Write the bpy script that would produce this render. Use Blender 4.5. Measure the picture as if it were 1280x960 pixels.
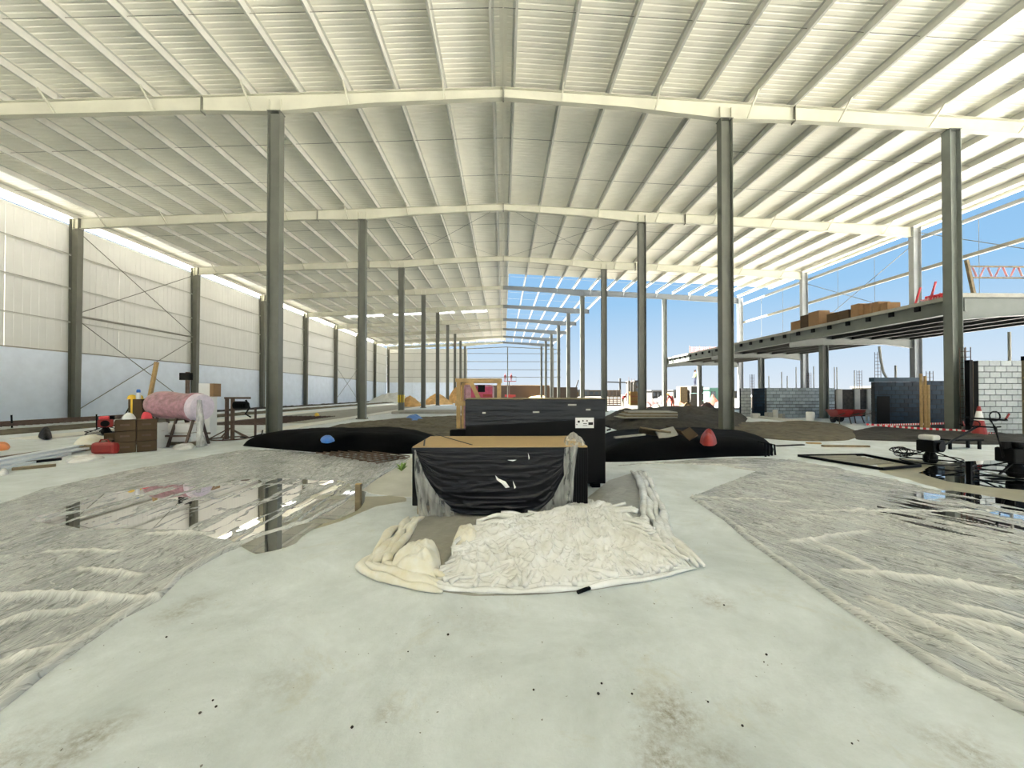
import bpy, bmesh, math, random
import numpy as np
from mathutils import Vector, Matrix

random.seed(7)
for o in list(bpy.data.objects):
    bpy.data.objects.remove(o, do_unlink=True)
scene = bpy.context.scene
COL = scene.collection
R = math.radians

# ------------------------------------------------------------------ camera
F, EYE, YAW, PITCH = 480.0, 1.45, R(1.3), R(0.6)
CY = 492.0 - F * math.tan(PITCH)
cam_d = bpy.data.cameras.new('camera')
cam_d.sensor_width = 36.0
cam_d.lens = F / 1280.0 * 36.0
cam_d.shift_y = (CY - 480.0) / 1280.0
cam_d.clip_start, cam_d.clip_end = 0.05, 2000
cam = bpy.data.objects.new('camera', cam_d)
cam.location = (0, 0, EYE)
cam.rotation_euler = (math.pi / 2 + PITCH, 0, -YAW)
COL.objects.link(cam)
scene.camera = cam

# ------------------------------------------------------------------ sky, sun, exposure
scene.view_settings.view_transform = 'Standard'
scene.view_settings.look = 'None'
scene.view_settings.gamma = 1.0
scene.view_settings.use_curve_mapping = False
scene.view_settings.exposure = 2.65
SUN_EL, SUN_AZ = R(63), (-1.0, 0.36)
SUN_STRENGTH = 17.0
SKY_STRENGTH = 0.152

_h = math.hypot(*SUN_AZ)
SUND = Vector((SUN_AZ[0] / _h * math.cos(SUN_EL), SUN_AZ[1] / _h * math.cos(SUN_EL), math.sin(SUN_EL)))
w = bpy.data.worlds.new('sky'); scene.world = w; w.use_nodes = True
nt = w.node_tree; nt.nodes.clear()
tc = nt.nodes.new('ShaderNodeTexCoord')
nrm = nt.nodes.new('ShaderNodeVectorMath'); nrm.operation = 'NORMALIZE'
nt.links.new(tc.outputs['Generated'], nrm.inputs[0])
sp = nt.nodes.new('ShaderNodeSeparateXYZ'); nt.links.new(nrm.outputs[0], sp.inputs[0])
rp = nt.nodes.new('ShaderNodeValToRGB'); nt.links.new(sp.outputs['Z'], rp.inputs[0])
els = rp.color_ramp.elements
els[0].position = 0.0; els[0].color = (0.80, 0.88, 0.96, 1)
els[1].position = 1.0; els[1].color = (0.10, 0.30, 0.72, 1)
for p_, c_ in ((0.09, (0.62, 0.79, 0.96, 1)), (0.22, (0.36, 0.64, 0.95, 1)), (0.42, (0.24, 0.53, 0.92, 1))):
    e = els.new(p_); e.color = c_
dt = nt.nodes.new('ShaderNodeVectorMath'); dt.operation = 'DOT_PRODUCT'
nt.links.new(nrm.outputs[0], dt.inputs[0]); dt.inputs[1].default_value = SUND
mr = nt.nodes.new('ShaderNodeMapRange'); mr.inputs[1].default_value = 0.45; mr.inputs[2].default_value = 1.0
mr.interpolation_type = 'SMOOTHSTEP'
nt.links.new(dt.outputs['Value'], mr.inputs[0])
mx = nt.nodes.new('ShaderNodeMixRGB'); mx.inputs[2].default_value = (1.15, 1.15, 1.2, 1)
nt.links.new(mr.outputs[0], mx.inputs[0]); nt.links.new(rp.outputs[0], mx.inputs[1])
bg = nt.nodes.new('ShaderNodeBackground'); bg.inputs[1].default_value = SKY_STRENGTH
nt.links.new(mx.outputs[0], bg.inputs[0])
wo = nt.nodes.new('ShaderNodeOutputWorld'); nt.links.new(bg.outputs[0], wo.inputs[0])

sl = bpy.data.lights.new('sun', 'SUN'); sl.energy = SUN_STRENGTH; sl.angle = R(0.6); sl.color = (1.0, 0.97, 0.93)
so = bpy.data.objects.new('sun', sl); COL.objects.link(so)
so.rotation_euler = SUND.to_track_quat('Z', 'Y').to_euler(); so.location = (-40, 15, 60)
scene.cycles.max_bounces = 14
scene.cycles.diffuse_bounces = 9
scene.cycles.glossy_bounces = 5
scene.cycles.transparent_max_bounces = 16
scene.cycles.use_denoising = True
scene.cycles.sample_clamp_indirect = 8.0

# ------------------------------------------------------------------ pixel helpers
_fw = Vector((math.sin(YAW) * math.cos(PITCH), math.cos(YAW) * math.cos(PITCH), math.sin(PITCH)))
_rt = Vector((math.cos(YAW), -math.sin(YAW), 0))
_up = _rt.cross(_fw)
def ray(px, py):
    return _rt * ((px - 640.0) / F) - _up * ((py - CY) / F) + _fw
def gnd(px, py, z=0.0):
    d = ray(px, py); t = (z - EYE) / d.z
    return Vector((d.x * t, d.y * t, z))
def onY(px, py, Y):
    d = ray(px, py); t = Y / d.y
    return Vector((d.x * t, Y, EYE + d.z * t))
def onX(px, py, X):
    d = ray(px, py); t = X / d.x
    return Vector((X, d.y * t, EYE + d.z * t))

# ------------------------------------------------------------------ materials
MATS = {}
def pm(name, col, rough=0.6, metal=0.0, spec=0.5, var=0.0, vscale=3.0, col2=None, bump=0.0, bscale=20.0,
       bstretch=(1, 1, 1), rnd=0.0, detail=5.0, coat=0.0, thr=None):
    if name in MATS: return MATS[name]
    m = bpy.data.materials.new(name); m.use_nodes = True
    t = m.node_tree; b = t.nodes['Principled BSDF']
    b.inputs['Roughness'].default_value = rough
    b.inputs['Metallic'].default_value = metal
    b.inputs['Specular IOR Level'].default_value = spec
    b.inputs['Coat Weight'].default_value = coat
    b.inputs['Base Color'].default_value = (*col, 1)
    src = None
    c = t.nodes.new('ShaderNodeTexCoord')
    if var or col2:
        n = t.nodes.new('ShaderNodeTexNoise'); n.inputs['Scale'].default_value = vscale
        n.inputs['Detail'].default_value = detail; n.inputs['Roughness'].default_value = 0.6
        t.links.new(c.outputs['Object'], n.inputs['Vector'])
        r = t.nodes.new('ShaderNodeValToRGB'); t.links.new(n.outputs['Fac'], r.inputs[0])
        lo, hi = thr if thr else (0.3, 0.7)
        r.color_ramp.elements[0].position = lo; r.color_ramp.elements[1].position = hi
        ca = tuple(min(1, x * (1 - var)) for x in col); cb = col2 or tuple(min(1, x * (1 + var)) for x in col)
        if col2: ca = col
        r.color_ramp.elements[0].color = (*ca, 1); r.color_ramp.elements[1].color = (*cb, 1)
        src = r.outputs[0]
    if rnd:
        oi = t.nodes.new('ShaderNodeObjectInfo')
        mrn = t.nodes.new('ShaderNodeMapRange'); mrn.inputs[3].default_value = 1 - rnd; mrn.inputs[4].default_value = 1 + rnd
        t.links.new(oi.outputs['Random'], mrn.inputs[0])
        mu = t.nodes.new('ShaderNodeMixRGB'); mu.blend_type = 'MULTIPLY'; mu.inputs[0].default_value = 1.0
        if src is not None: t.links.new(src, mu.inputs[1])
        else: mu.inputs[1].default_value = (*col, 1)
        t.links.new(mrn.outputs[0], mu.inputs[2]); src = mu.outputs[0]
    if src is not None: t.links.new(src, b.inputs['Base Color'])
    if bump:
        mp = t.nodes.new('ShaderNodeMapping'); mp.inputs['Scale'].default_value = bstretch
        t.links.new(c.outputs['Object'], mp.inputs[0])
        n2 = t.nodes.new('ShaderNodeTexNoise'); n2.inputs['Scale'].default_value = bscale; n2.inputs['Detail'].default_value = 4
        t.links.new(mp.outputs[0], n2.inputs['Vector'])
        bp = t.nodes.new('ShaderNodeBump'); bp.inputs['Strength'].default_value = bump; bp.inputs['Distance'].default_value = 0.02
        t.links.new(n2.outputs['Fac'], bp.inputs['Height']); t.links.new(bp.outputs[0], b.inputs['Normal'])
    MATS[name] = m
    return m

M = {}
M['roof'] = pm('roof_sheet_white', (0.84, 0.82, 0.71), 0.45, var=0.05, vscale=0.6)
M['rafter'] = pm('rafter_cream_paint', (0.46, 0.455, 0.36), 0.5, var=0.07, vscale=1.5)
M['purlin'] = pm('purlin_galvanised', (0.56, 0.56, 0.50), 0.4, 0.25, var=0.08, vscale=2)
M['rod'] = pm('rod_dark_steel', (0.16, 0.16, 0.13), 0.5, 0.3)
M['column'] = pm('column_grey_primer', (0.125, 0.13, 0.105), 0.45, 0.0, var=0.15, vscale=1.2)
M['wallcol'] = pm('wall_column_primer', (0.13, 0.13, 0.10), 0.45, var=0.15, vscale=1.2)
M['palesteel'] = pm('pale_grey_steel', (0.27, 0.285, 0.285), 0.4, var=0.08, vscale=1.5)
M['plate'] = pm('plate_dark_steel', (0.14, 0.14, 0.11), 0.5)
M['clad'] = pm('cladding_cream', (0.70, 0.695, 0.645), 0.45, var=0.03, vscale=0.8, rnd=0.03)
M['lower'] = pm('lower_wall_plaster', (0.80, 0.86, 0.95), 0.85, var=0.05, vscale=1.6, bump=0.2, bscale=30)
M['girt'] = pm('girt_steel', (0.30, 0.29, 0.24), 0.5, 0.1)
M['rebar'] = pm('rebar_rust', (0.10, 0.065, 0.05), 0.8, var=0.3, vscale=8)
M['black'] = pm('black_membrane', (0.003, 0.003, 0.003), 0.8, spec=0.06, bump=0.3, bscale=14)
M['dirt'] = pm('dirt_brown', (0.12, 0.102, 0.066), 0.95, var=0.45, vscale=4.0, bump=0.6, bscale=26, detail=8)
M['dirtdark'] = pm('dirt_dark', (0.035, 0.031, 0.025), 0.95, var=0.6, vscale=5.0, bump=0.7, bscale=22, detail=8)
M['sand'] = pm('sand_ground', (0.58, 0.56, 0.52), 0.95, var=0.12, vscale=0.7)
M['soilorange'] = pm('orange_soil', (0.62, 0.37, 0.14), 0.95, var=0.3, vscale=1.6, bump=0.4, bscale=6)
M['cardtop'] = pm('cardboard_top', (0.44, 0.31, 0.155), 0.85, var=0.05, vscale=3)
M['card'] = pm('cardboard', (0.28, 0.165, 0.08), 0.85, var=0.08, vscale=4, rnd=0.12)
M['carddark'] = pm('cardboard_dark', (0.062, 0.037, 0.016), 0.85, var=0.12, vscale=5, rnd=0.15)
M['wood'] = pm('timber', (0.42, 0.28, 0.12), 0.75, var=0.2, vscale=9)
M['woodd'] = pm('timber_weathered', (0.22, 0.17, 0.10), 0.85, var=0.3, vscale=7)
M['boxfilm'] = pm('black_stretch_film', (0.004, 0.004, 0.005), 0.22, spec=0.25, bump=0.35, bscale=5, bstretch=(0.6, 1, 5))
M['boxfilmb'] = pm('blueblack_stretch_film', (0.006, 0.009, 0.012), 0.25, spec=0.3, bump=0.4, bscale=3, bstretch=(0.6, 1, 6))
M['boxmatte'] = pm('black_box_matte', (0.004, 0.004, 0.004), 0.6, spec=0.15)
M['white'] = pm('white_plastic', (0.80, 0.80, 0.80), 0.5)
M['poly'] = pm('crumpled_white_polythene', (0.68, 0.675, 0.645), 0.25, spec=0.7, col2=(0.88, 0.89, 0.91), vscale=4.5, bump=0.5, bscale=18, bstretch=(1, 1, 1))
M['polygrey'] = pm('grey_polythene_on_slab', (0.33, 0.32, 0.28), 0.4, var=0.12, vscale=6, bump=0.4, bscale=16)
M['polybeige'] = pm('soiled_polythene', (0.72, 0.67, 0.52), 0.4, col2=(0.80, 0.79, 0.74), vscale=7, bump=0.3, bscale=10)
M['red'] = pm('red_paint', (0.28, 0.015, 0.012), 0.45, var=0.15, vscale=6)
M['redbright'] = pm('red_plastic', (0.75, 0.06, 0.08), 0.5)
M['pink'] = pm('pink_film', (0.38, 0.20, 0.24), 0.35, var=0.4, vscale=8, bump=0.5, bscale=6, bstretch=(1, 8, 8))
M['lilac'] = pm('lilac_film', (0.70, 0.62, 0.72), 0.35, var=0.15, vscale=8, bump=0.4, bscale=8)
M['blue'] = pm('blue_tarp', (0.03, 0.18, 0.60), 0.5, var=0.2, vscale=6)
M['machine'] = pm('machine_black', (0.005, 0.005, 0.005), 0.5, spec=.1)
M['tyre'] = pm('rubber', (0.02, 0.02, 0.02), 0.8)
M['orange'] = pm('orange_mesh', (0.80, 0.28, 0.10), 0.7, var=0.25, vscale=2)
M['yellow'] = pm('yellow_paint', (0.80, 0.52, 0.05), 0.6, var=0.15, vscale=2)
M['block'] = pm('concrete_block_pale', (0.42, 0.45, 0.455), 0.9, var=0.10, vscale=9, rnd=0.10, bump=0.3, bscale=60)
M['blockmid'] = pm('concrete_block_grey', (0.30, 0.35, 0.38), 0.9, var=0.12, vscale=9, rnd=0.25, bump=0.3, bscale=60)
M['blockblue'] = pm('block_dark_blue', (0.012, 0.030, 0.050), 0.7, var=0.3, vscale=4, rnd=0.35)  # blocks in a plain dark blue tone
M['mortar'] = pm('mortar_dark', (0.03, 0.033, 0.036), 0.95)
M['conc'] = pm('concrete_plain', (0.60, 0.60, 0.56), 0.85, var=0.1, vscale=2)
M['concgrey'] = pm('concrete_aged', (0.36, 0.35, 0.31), 0.9, var=0.15, vscale=2)
M['brownwall'] = pm('brown_wall', (0.05, 0.04, 0.031), 0.95, var=0.12, vscale=0.5)
M['skin'] = pm('skin', (0.35, 0.20, 0.13), 0.6)
M['green'] = pm('green_cloth', (0.25, 0.42, 0.12), 0.8)
M['greenp'] = pm('leaf_green', (0.25, 0.40, 0.10), 0.7)
M['darkblue'] = pm('navy_cloth', (0.03, 0.04, 0.09), 0.8)
M['pale'] = pm('pale_render', (0.085, 0.082, 0.07), 0.9, var=.2, vscale=1.5)  # far colours, pale to steel, darkened to offset the strong sun
M['farwhite'] = pm('far_white_paint', (0.11, 0.11, 0.105), 0.8)
M['farconc'] = pm('far_concrete', (0.05, 0.05, 0.046), 0.9, var=.2, vscale=1)
M['faryellow'] = pm('ochre_panel', (0.10, 0.055, 0.006), 0.7, var=.2, vscale=2)
M['farorange'] = pm('sunlit_orange_dim', (0.105, 0.028, 0.010), 0.8, var=.3, vscale=3)
M['farpink'] = pm('sunlit_pink_dim', (0.085, 0.042, 0.038), 0.8, var=.3, vscale=3)
M['farsteel'] = pm('sunlit_steel_dim', (0.15, 0.165, 0.165), 0.5)  # darker copy of the rafter colour for bays in full sun
M['mezz'] = pm('mezzanine_grey_green', (0.155, 0.17, 0.15), 0.5, var=.1, vscale=2)
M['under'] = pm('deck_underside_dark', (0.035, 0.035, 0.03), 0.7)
M['glass'] = pm('dark_window', (0.05, 0.07, 0.09), 0.15)
M['silver'] = pm('foil', (0.6, 0.62, 0.62), 0.3, 0.6, bump=0.5, bscale=12)
M['greenbox'] = pm('green_container', (0.14, 0.30, 0.24), 0.7)
M['foilwhite'] = pm('white_panel', (0.66, 0.72, 0.80), 0.35)

def translucent(name, col, fac):
    m = bpy.data.materials.new(name); m.use_nodes = True; t = m.node_tree; t.nodes.clear()
    o = t.nodes.new('ShaderNodeOutputMaterial')
    d = t.nodes.new('ShaderNodeBsdfDiffuse'); d.inputs[0].default_value = (*col, 1)
    tr = t.nodes.new('ShaderNodeBsdfTranslucent'); tr.inputs[0].default_value = (*col, 1)
    a = t.nodes.new('ShaderNodeMixShader'); a.inputs[0].default_value = 0.5
    t.links.new(d.outputs[0], a.inputs[1]); t.links.new(tr.outputs[0], a.inputs[2])
    gl = t.nodes.new('ShaderNodeBsdfGlossy'); gl.inputs['Roughness'].default_value = 0.2
    a2 = t.nodes.new('ShaderNodeMixShader'); a2.inputs[0].default_value = 0.08
    t.links.new(a.outputs[0], a2.inputs[1]); t.links.new(gl.outputs[0], a2.inputs[2])
    tp = t.nodes.new('ShaderNodeBsdfTransparent')
    c = t.nodes.new('ShaderNodeTexCoord'); n = t.nodes.new('ShaderNodeTexNoise'); n.inputs['Scale'].default_value = 7
    mp = t.nodes.new('ShaderNodeMapping'); mp.inputs['Scale'].default_value = (2.5, 1, 0.5)
    t.links.new(c.outputs['Object'], mp.inputs[0]); t.links.new(mp.outputs[0], n.inputs['Vector'])
    r = t.nodes.new('ShaderNodeMapRange'); r.inputs[1].default_value = .3; r.inputs[2].default_value = .7
    r.inputs[3].default_value = max(0, fac - .22); r.inputs[4].default_value = min(1, fac + .22)
    t.links.new(n.outputs['Fac'], r.inputs[0])
    a3 = t.nodes.new('ShaderNodeMixShader'); t.links.new(r.outputs[0], a3.inputs[0])
    t.links.new(tp.outputs[0], a3.inputs[1]); t.links.new(a2.outputs[0], a3.inputs[2])
    t.links.new(a3.outputs[0], o.inputs[0]); MATS[name] = m
    return m
M['film'] = translucent('clear_film', (0.78, 0.79, 0.76), 0.40)
M['skylight'] = translucent('skylight_panel', (0.9, 0.92, 0.95), 0.95)

def mat_water():
    m = bpy.data.materials.new('water'); m.use_nodes = True; t = m.node_tree; t.nodes.clear()
    o = t.nodes.new('ShaderNodeOutputMaterial')
    fr = t.nodes.new('ShaderNodeFresnel'); fr.inputs[0].default_value = 1.55
    g = t.nodes.new('ShaderNodeBsdfGlossy'); g.inputs['Roughness'].default_value = 0.015
    tp = t.nodes.new('ShaderNodeBsdfTransparent'); tp.inputs[0].default_value = (0.80, 0.78, 0.70, 1)
    mxs = t.nodes.new('ShaderNodeMixShader')
    t.links.new(fr.outputs[0], mxs.inputs[0]); t.links.new(tp.outputs[0], mxs.inputs[1]); t.links.new(g.outputs[0], mxs.inputs[2])
    t.links.new(mxs.outputs[0], o.inputs[0]); return m
M['water'] = mat_water()

def mat_stripes(name, n, c1, c2):
    m = bpy.data.materials.new(name); m.use_nodes = True; t = m.node_tree; b = t.nodes['Principled BSDF']
    c = t.nodes.new('ShaderNodeTexCoord'); s = t.nodes.new('ShaderNodeSeparateXYZ'); t.links.new(c.outputs['Generated'], s.inputs[0])
    mu = t.nodes.new('ShaderNodeMath'); mu.operation = 'MULTIPLY'; mu.inputs[1].default_value = n; t.links.new(s.outputs[0], mu.inputs[0])
    fr = t.nodes.new('ShaderNodeMath'); fr.operation = 'FRACT'; t.links.new(mu.outputs[0], fr.inputs[0])
    gt = t.nodes.new('ShaderNodeMath'); gt.operation = 'GREATER_THAN'; gt.inputs[1].default_value = 0.5; t.links.new(fr.outputs[0], gt.inputs[0])
    mxr = t.nodes.new('ShaderNodeMixRGB'); mxr.inputs[1].default_value = (*c1, 1); mxr.inputs[2].default_value = (*c2, 1)
    t.links.new(gt.outputs[0], mxr.inputs[0]); t.links.new(mxr.outputs[0], b.inputs['Base Color'])
    b.inputs['Roughness'].default_value = 0.5
    return m

def mat_floor():
    m = bpy.data.materials.new('power_floated_concrete'); m.use_nodes = True; t = m.node_tree; b = t.nodes['Principled BSDF']
    N = t.nodes.new; L = t.links.new
    c = N('ShaderNodeTexCoord')
    def noise(sc, det=6, rough=.6, dist=0.0):
        n = N('ShaderNodeTexNoise'); n.inputs['Scale'].default_value = sc; n.inputs['Detail'].default_value = det
        n.inputs['Roughness'].default_value = rough; n.inputs['Distortion'].default_value = dist
        L(c.outputs['Object'], n.inputs['Vector']); return n
    def ramp(src, p0, p1, c0, c1):
        r = N('ShaderNodeValToRGB'); L(src, r.inputs[0])
        r.color_ramp.elements[0].position = p0; r.color_ramp.elements[1].position = p1
        r.color_ramp.elements[0].color = (*c0, 1); r.color_ramp.elements[1].color = (*c1, 1); return r
    base = ramp(noise(1.1, 12, .72, .35).outputs['Fac'], .36, .66, (0.52, 0.565, 0.58), (0.74, 0.79, 0.83))
    st = ramp(noise(1.7, 10, .75, .6).outputs['Fac'], .56, .74, (0, 0, 0), (.55, .55, .55))
    m1 = N('ShaderNodeMixRGB'); L(st.outputs[0], m1.inputs[0]); L(base.outputs[0], m1.inputs[1]); m1.inputs[2].default_value = (0.45, 0.42, 0.30, 1)
    cur = m1.outputs[0]
    nb = noise(26, 6, .75); nb2 = noise(6, 4, .6)
    spots = [(838, 893, .15, 1.0), (832, 952, .13, .9), (895, 752, .13, .6), (1095, 858, .09, .6), (1215, 945, .16, .6), (125, 915, .13, .6),
             (225, 765, .16, .55), (20, 945, .16, .6), (485, 892, .08, .5), (95, 945, .1, .5), (905, 945, .1, .5), (380, 935, .1, .35),
             (350, 850, .16, .3), (1000, 690, .2, .35), (600, 780, .2, .22), (725, 816, .05, .35), (960, 886, .05, .4), (250, 690 + 60, .1, .5)]
    for px, py, rad, amt in spots:
        g_ = gnd(px, py)
        d = N('ShaderNodeVectorMath'); d.operation = 'DISTANCE'; L(c.outputs['Object'], d.inputs[0]); d.inputs[1].default_value = (g_.x, g_.y, 0)
        ad = N('ShaderNodeMath'); ad.operation = 'MULTIPLY_ADD'; L(nb2.outputs['Fac'], ad.inputs[0]); ad.inputs[1].default_value = rad * 1.6; L(d.outputs['Value'], ad.inputs[2])
        mr_ = N('ShaderNodeMapRange'); L(ad.outputs[0], mr_.inputs[0]); mr_.inputs[1].default_value = rad * 2.1; mr_.inputs[2].default_value = rad * 0.6
        mr_.inputs[3].default_value = 0; mr_.inputs[4].default_value = amt
        th = ramp(nb.outputs['Fac'], .38, .62, (.1, .1, .1), (1, 1, 1))
        mm = N('ShaderNodeMath'); mm.operation = 'MULTIPLY'; L(mr_.outputs[0], mm.inputs[0]); L(th.outputs[0], mm.inputs[1])
        mxn = N('ShaderNodeMixRGB'); L(mm.outputs[0], mxn.inputs[0]); L(cur, mxn.inputs[1]); mxn.inputs[2].default_value = (0.16, 0.115, 0.04, 1)
        cur = mxn.outputs[0]
    sk = ramp(noise(38, 2, .5).outputs['Fac'], .735, .755, (0, 0, 0), (.8, .8, .8))
    m3 = N('ShaderNodeMixRGB'); L(sk.outputs[0], m3.inputs[0]); L(cur, m3.inputs[1]); m3.inputs[2].default_value = (0.10, 0.09, 0.07, 1)
    L(m3.outputs[0], b.inputs['Base Color'])
    rr = ramp(noise(1.1, 5).outputs['Fac'], .35, .7, (.55, .55, .55), (.8, .8, .8)); L(rr.outputs[0], b.inputs['Roughness'])
    bp = N('ShaderNodeBump'); bp.inputs['Strength'].default_value = .5; bp.inputs['Distance'].default_value = .02
    L(noise(5, 10, .75).outputs['Fac'], bp.inputs['Height']); L(bp.outputs[0], b.inputs['Normal'])
    return m
M['floor'] = mat_floor()

def mat_sheet(ang):
    m = bpy.data.materials.new('wet_grey_polythene'); m.use_nodes = True; t = m.node_tree; b = t.nodes['Principled BSDF']
    N = t.nodes.new; L = t.links.new
    a = N('ShaderNodeAttribute'); a.attribute_name = 'lift'
    c = N('ShaderNodeTexCoord')
    n = N('ShaderNodeTexNoise'); n.inputs['Scale'].default_value = 1.6; n.inputs['Detail'].default_value = 7; L(c.outputs['Object'], n.inputs['Vector'])
    r = N('ShaderNodeValToRGB'); L(n.outputs['Fac'], r.inputs[0])
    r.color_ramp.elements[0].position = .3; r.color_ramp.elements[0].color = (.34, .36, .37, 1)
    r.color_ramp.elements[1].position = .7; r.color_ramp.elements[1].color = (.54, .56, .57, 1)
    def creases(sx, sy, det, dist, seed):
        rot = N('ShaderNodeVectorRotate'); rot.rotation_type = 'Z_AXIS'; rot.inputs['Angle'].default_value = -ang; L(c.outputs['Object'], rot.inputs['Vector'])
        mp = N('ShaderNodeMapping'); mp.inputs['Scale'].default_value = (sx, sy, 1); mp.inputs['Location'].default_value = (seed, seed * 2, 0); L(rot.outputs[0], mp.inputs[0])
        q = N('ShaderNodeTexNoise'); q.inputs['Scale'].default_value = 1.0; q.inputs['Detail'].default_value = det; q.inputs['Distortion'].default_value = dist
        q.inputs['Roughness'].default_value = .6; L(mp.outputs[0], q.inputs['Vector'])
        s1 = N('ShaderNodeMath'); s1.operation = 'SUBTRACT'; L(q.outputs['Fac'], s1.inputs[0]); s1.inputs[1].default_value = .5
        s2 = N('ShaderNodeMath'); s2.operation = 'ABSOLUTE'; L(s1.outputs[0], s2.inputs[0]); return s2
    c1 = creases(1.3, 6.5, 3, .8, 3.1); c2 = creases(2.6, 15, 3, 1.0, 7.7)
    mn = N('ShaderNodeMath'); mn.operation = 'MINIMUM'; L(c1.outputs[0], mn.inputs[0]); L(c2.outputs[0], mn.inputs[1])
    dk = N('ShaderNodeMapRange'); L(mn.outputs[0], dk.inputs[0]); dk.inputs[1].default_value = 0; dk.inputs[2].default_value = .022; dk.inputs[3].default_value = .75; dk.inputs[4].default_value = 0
    mx0 = N('ShaderNodeMixRGB'); L(dk.outputs[0], mx0.inputs[0]); L(r.outputs[0], mx0.inputs[1]); mx0.inputs[2].default_value = (.09, .09, .085, 1)  # water and dirt in creases, with their shading, painted as dark lines
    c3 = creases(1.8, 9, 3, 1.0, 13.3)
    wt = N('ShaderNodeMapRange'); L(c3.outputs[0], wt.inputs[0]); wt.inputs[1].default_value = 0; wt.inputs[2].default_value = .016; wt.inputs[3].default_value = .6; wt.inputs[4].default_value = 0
    mx1 = N('ShaderNodeMixRGB'); L(wt.outputs[0], mx1.inputs[0]); L(mx0.outputs[0], mx1.inputs[1]); mx1.inputs[2].default_value = (.78, .78, .76, 1)  # white glints along the creases painted into the colour
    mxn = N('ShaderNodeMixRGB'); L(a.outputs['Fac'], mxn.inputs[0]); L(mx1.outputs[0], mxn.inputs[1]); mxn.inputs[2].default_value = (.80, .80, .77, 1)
    L(mxn.outputs[0], b.inputs['Base Color'])
    b.inputs['Roughness'].default_value = 0.15
    b.inputs['Specular IOR Level'].default_value = 0.7
    bp = N('ShaderNodeBump'); bp.inputs['Strength'].default_value = .8; bp.inputs['Distance'].default_value = .03
    ad = N('ShaderNodeMath'); ad.operation = 'ADD'; L(c1.outputs[0], ad.inputs[0]); L(c2.outputs[0], ad.inputs[1])
    L(ad.outputs[0], bp.inputs['Height']); L(bp.outputs[0], b.inputs['Normal'])
    return m


# ------------------------------------------------------------------ mesh builder
class MB:
    def __init__(s): s.v = []; s.f = []
    def add(s, vs, fs):
        k = len(s.v); s.v += [tuple(v) for v in vs]; s.f += [tuple(i + k for i in f) for f in fs]; return s
    def obox(s, c, ax, ay, az):
        c, ax, ay, az = map(Vector, (c, ax, ay, az))
        vs = [c + ax * i + ay * j + az * k for k in (-1, 1) for j in (-1, 1) for i in (-1, 1)]
        return s.add(vs, [(0, 2, 3, 1), (4, 5, 7, 6), (0, 1, 5, 4), (2, 6, 7, 3), (0, 4, 6, 2), (1, 3, 7, 5)])
    def box(s, x0, x1, y0, y1, z0, z1):
        return s.obox(((x0 + x1) / 2, (y0 + y1) / 2, (z0 + z1) / 2), ((x1 - x0) / 2, 0, 0), (0, (y1 - y0) / 2, 0), (0, 0, (z1 - z0) / 2))
    def rbox(s, cx, cy, z0, sx, sy, sz, rz=0):
        a = R(rz); ca, sa = math.cos(a), math.sin(a)
        return s.obox((cx, cy, z0 + sz / 2), (ca * sx / 2, sa * sx / 2, 0), (-sa * sy / 2, ca * sy / 2, 0), (0, 0, sz / 2))
    def bar(s, p, q, w, h=None, up=(0, 0, 1)):
        p, q = Vector(p), Vector(q); d = q - p; n = d.normalized(); u = Vector(up)
        if abs(n.dot(u)) > .98: u = Vector((0, 1, 0))
        a = n.cross(u).normalized(); b_ = a.cross(n); h = h or w
        return s.obox((p + q) / 2, a * w / 2, d / 2, b_ * h / 2)
    def cyl(s, p, q, r, r2=None, n=10):
        p, q = Vector(p), Vector(q); r2 = r if r2 is None else r2; d = (q - p).normalized()
        u = Vector((0, 0, 1)) if abs(d.z) < .95 else Vector((1, 0, 0))
        a = d.cross(u).normalized(); b_ = d.cross(a); vs = []
        for c, rr in ((p, r), (q, r2)):
            for i in range(n):
                t = 2 * math.pi * i / n; vs.append(c + a * math.cos(t) * rr + b_ * math.sin(t) * rr)
        fs = [(i, (i + 1) % n, n + (i + 1) % n, n + i) for i in range(n)] + [tuple(range(n))[::-1], tuple(range(n, 2 * n))]
        return s.add(vs, fs)
    def tube(s, pts, r, n=7):
        pts = [Vector(p) for p in pts]; rs = r if isinstance(r, (list, tuple)) else [r] * len(pts); vs = []
        for i, p in enumerate(pts):
            d = (pts[min(i + 1, len(pts) - 1)] - pts[max(i - 1, 0)]).normalized()
            u = Vector((0, 0, 1)) if abs(d.z) < .95 else Vector((1, 0, 0))
            a = d.cross(u).normalized(); b_ = d.cross(a)
            for j in range(n):
                t = 2 * math.pi * j / n; vs.append(p + a * math.cos(t) * rs[i] + b_ * math.sin(t) * rs[i])
        fs = []
        for i in range(len(pts) - 1):
            for j in range(n): fs.append((i * n + j, i * n + (j + 1) % n, (i + 1) * n + (j + 1) % n, (i + 1) * n + j))
        fs += [tuple(range(n))[::-1], tuple(range((len(pts) - 1) * n, len(pts) * n))]
        return s.add(vs, fs)
    def prism(s, poly, z0, z1):
        n = len(poly)
        vs = [(x, y, z0) for x, y in poly] + [(x, y, z1) for x, y in poly]
        return s.add(vs, [tuple(range(n))[::-1], tuple(range(n, 2 * n))] + [(i, (i + 1) % n, n + (i + 1) % n, n + i) for i in range(n)])
    def lathe(s, prof, c=(0, 0, 0), n=16):
        vs = []; m = len(prof)
        for i in range(n):
            t = 2 * math.pi * i / n
            for r, z in prof: vs.append((c[0] + r * math.cos(t), c[1] + r * math.sin(t), c[2] + z))
        fs = [(i * m + j, ((i + 1) % n) * m + j, ((i + 1) % n) * m + j + 1, i * m + j + 1) for i in range(n) for j in range(m - 1)]
        fs += [tuple(i * m for i in range(n))[::-1], tuple(i * m + m - 1 for i in range(n))]
        return s.add(vs, fs)

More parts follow.
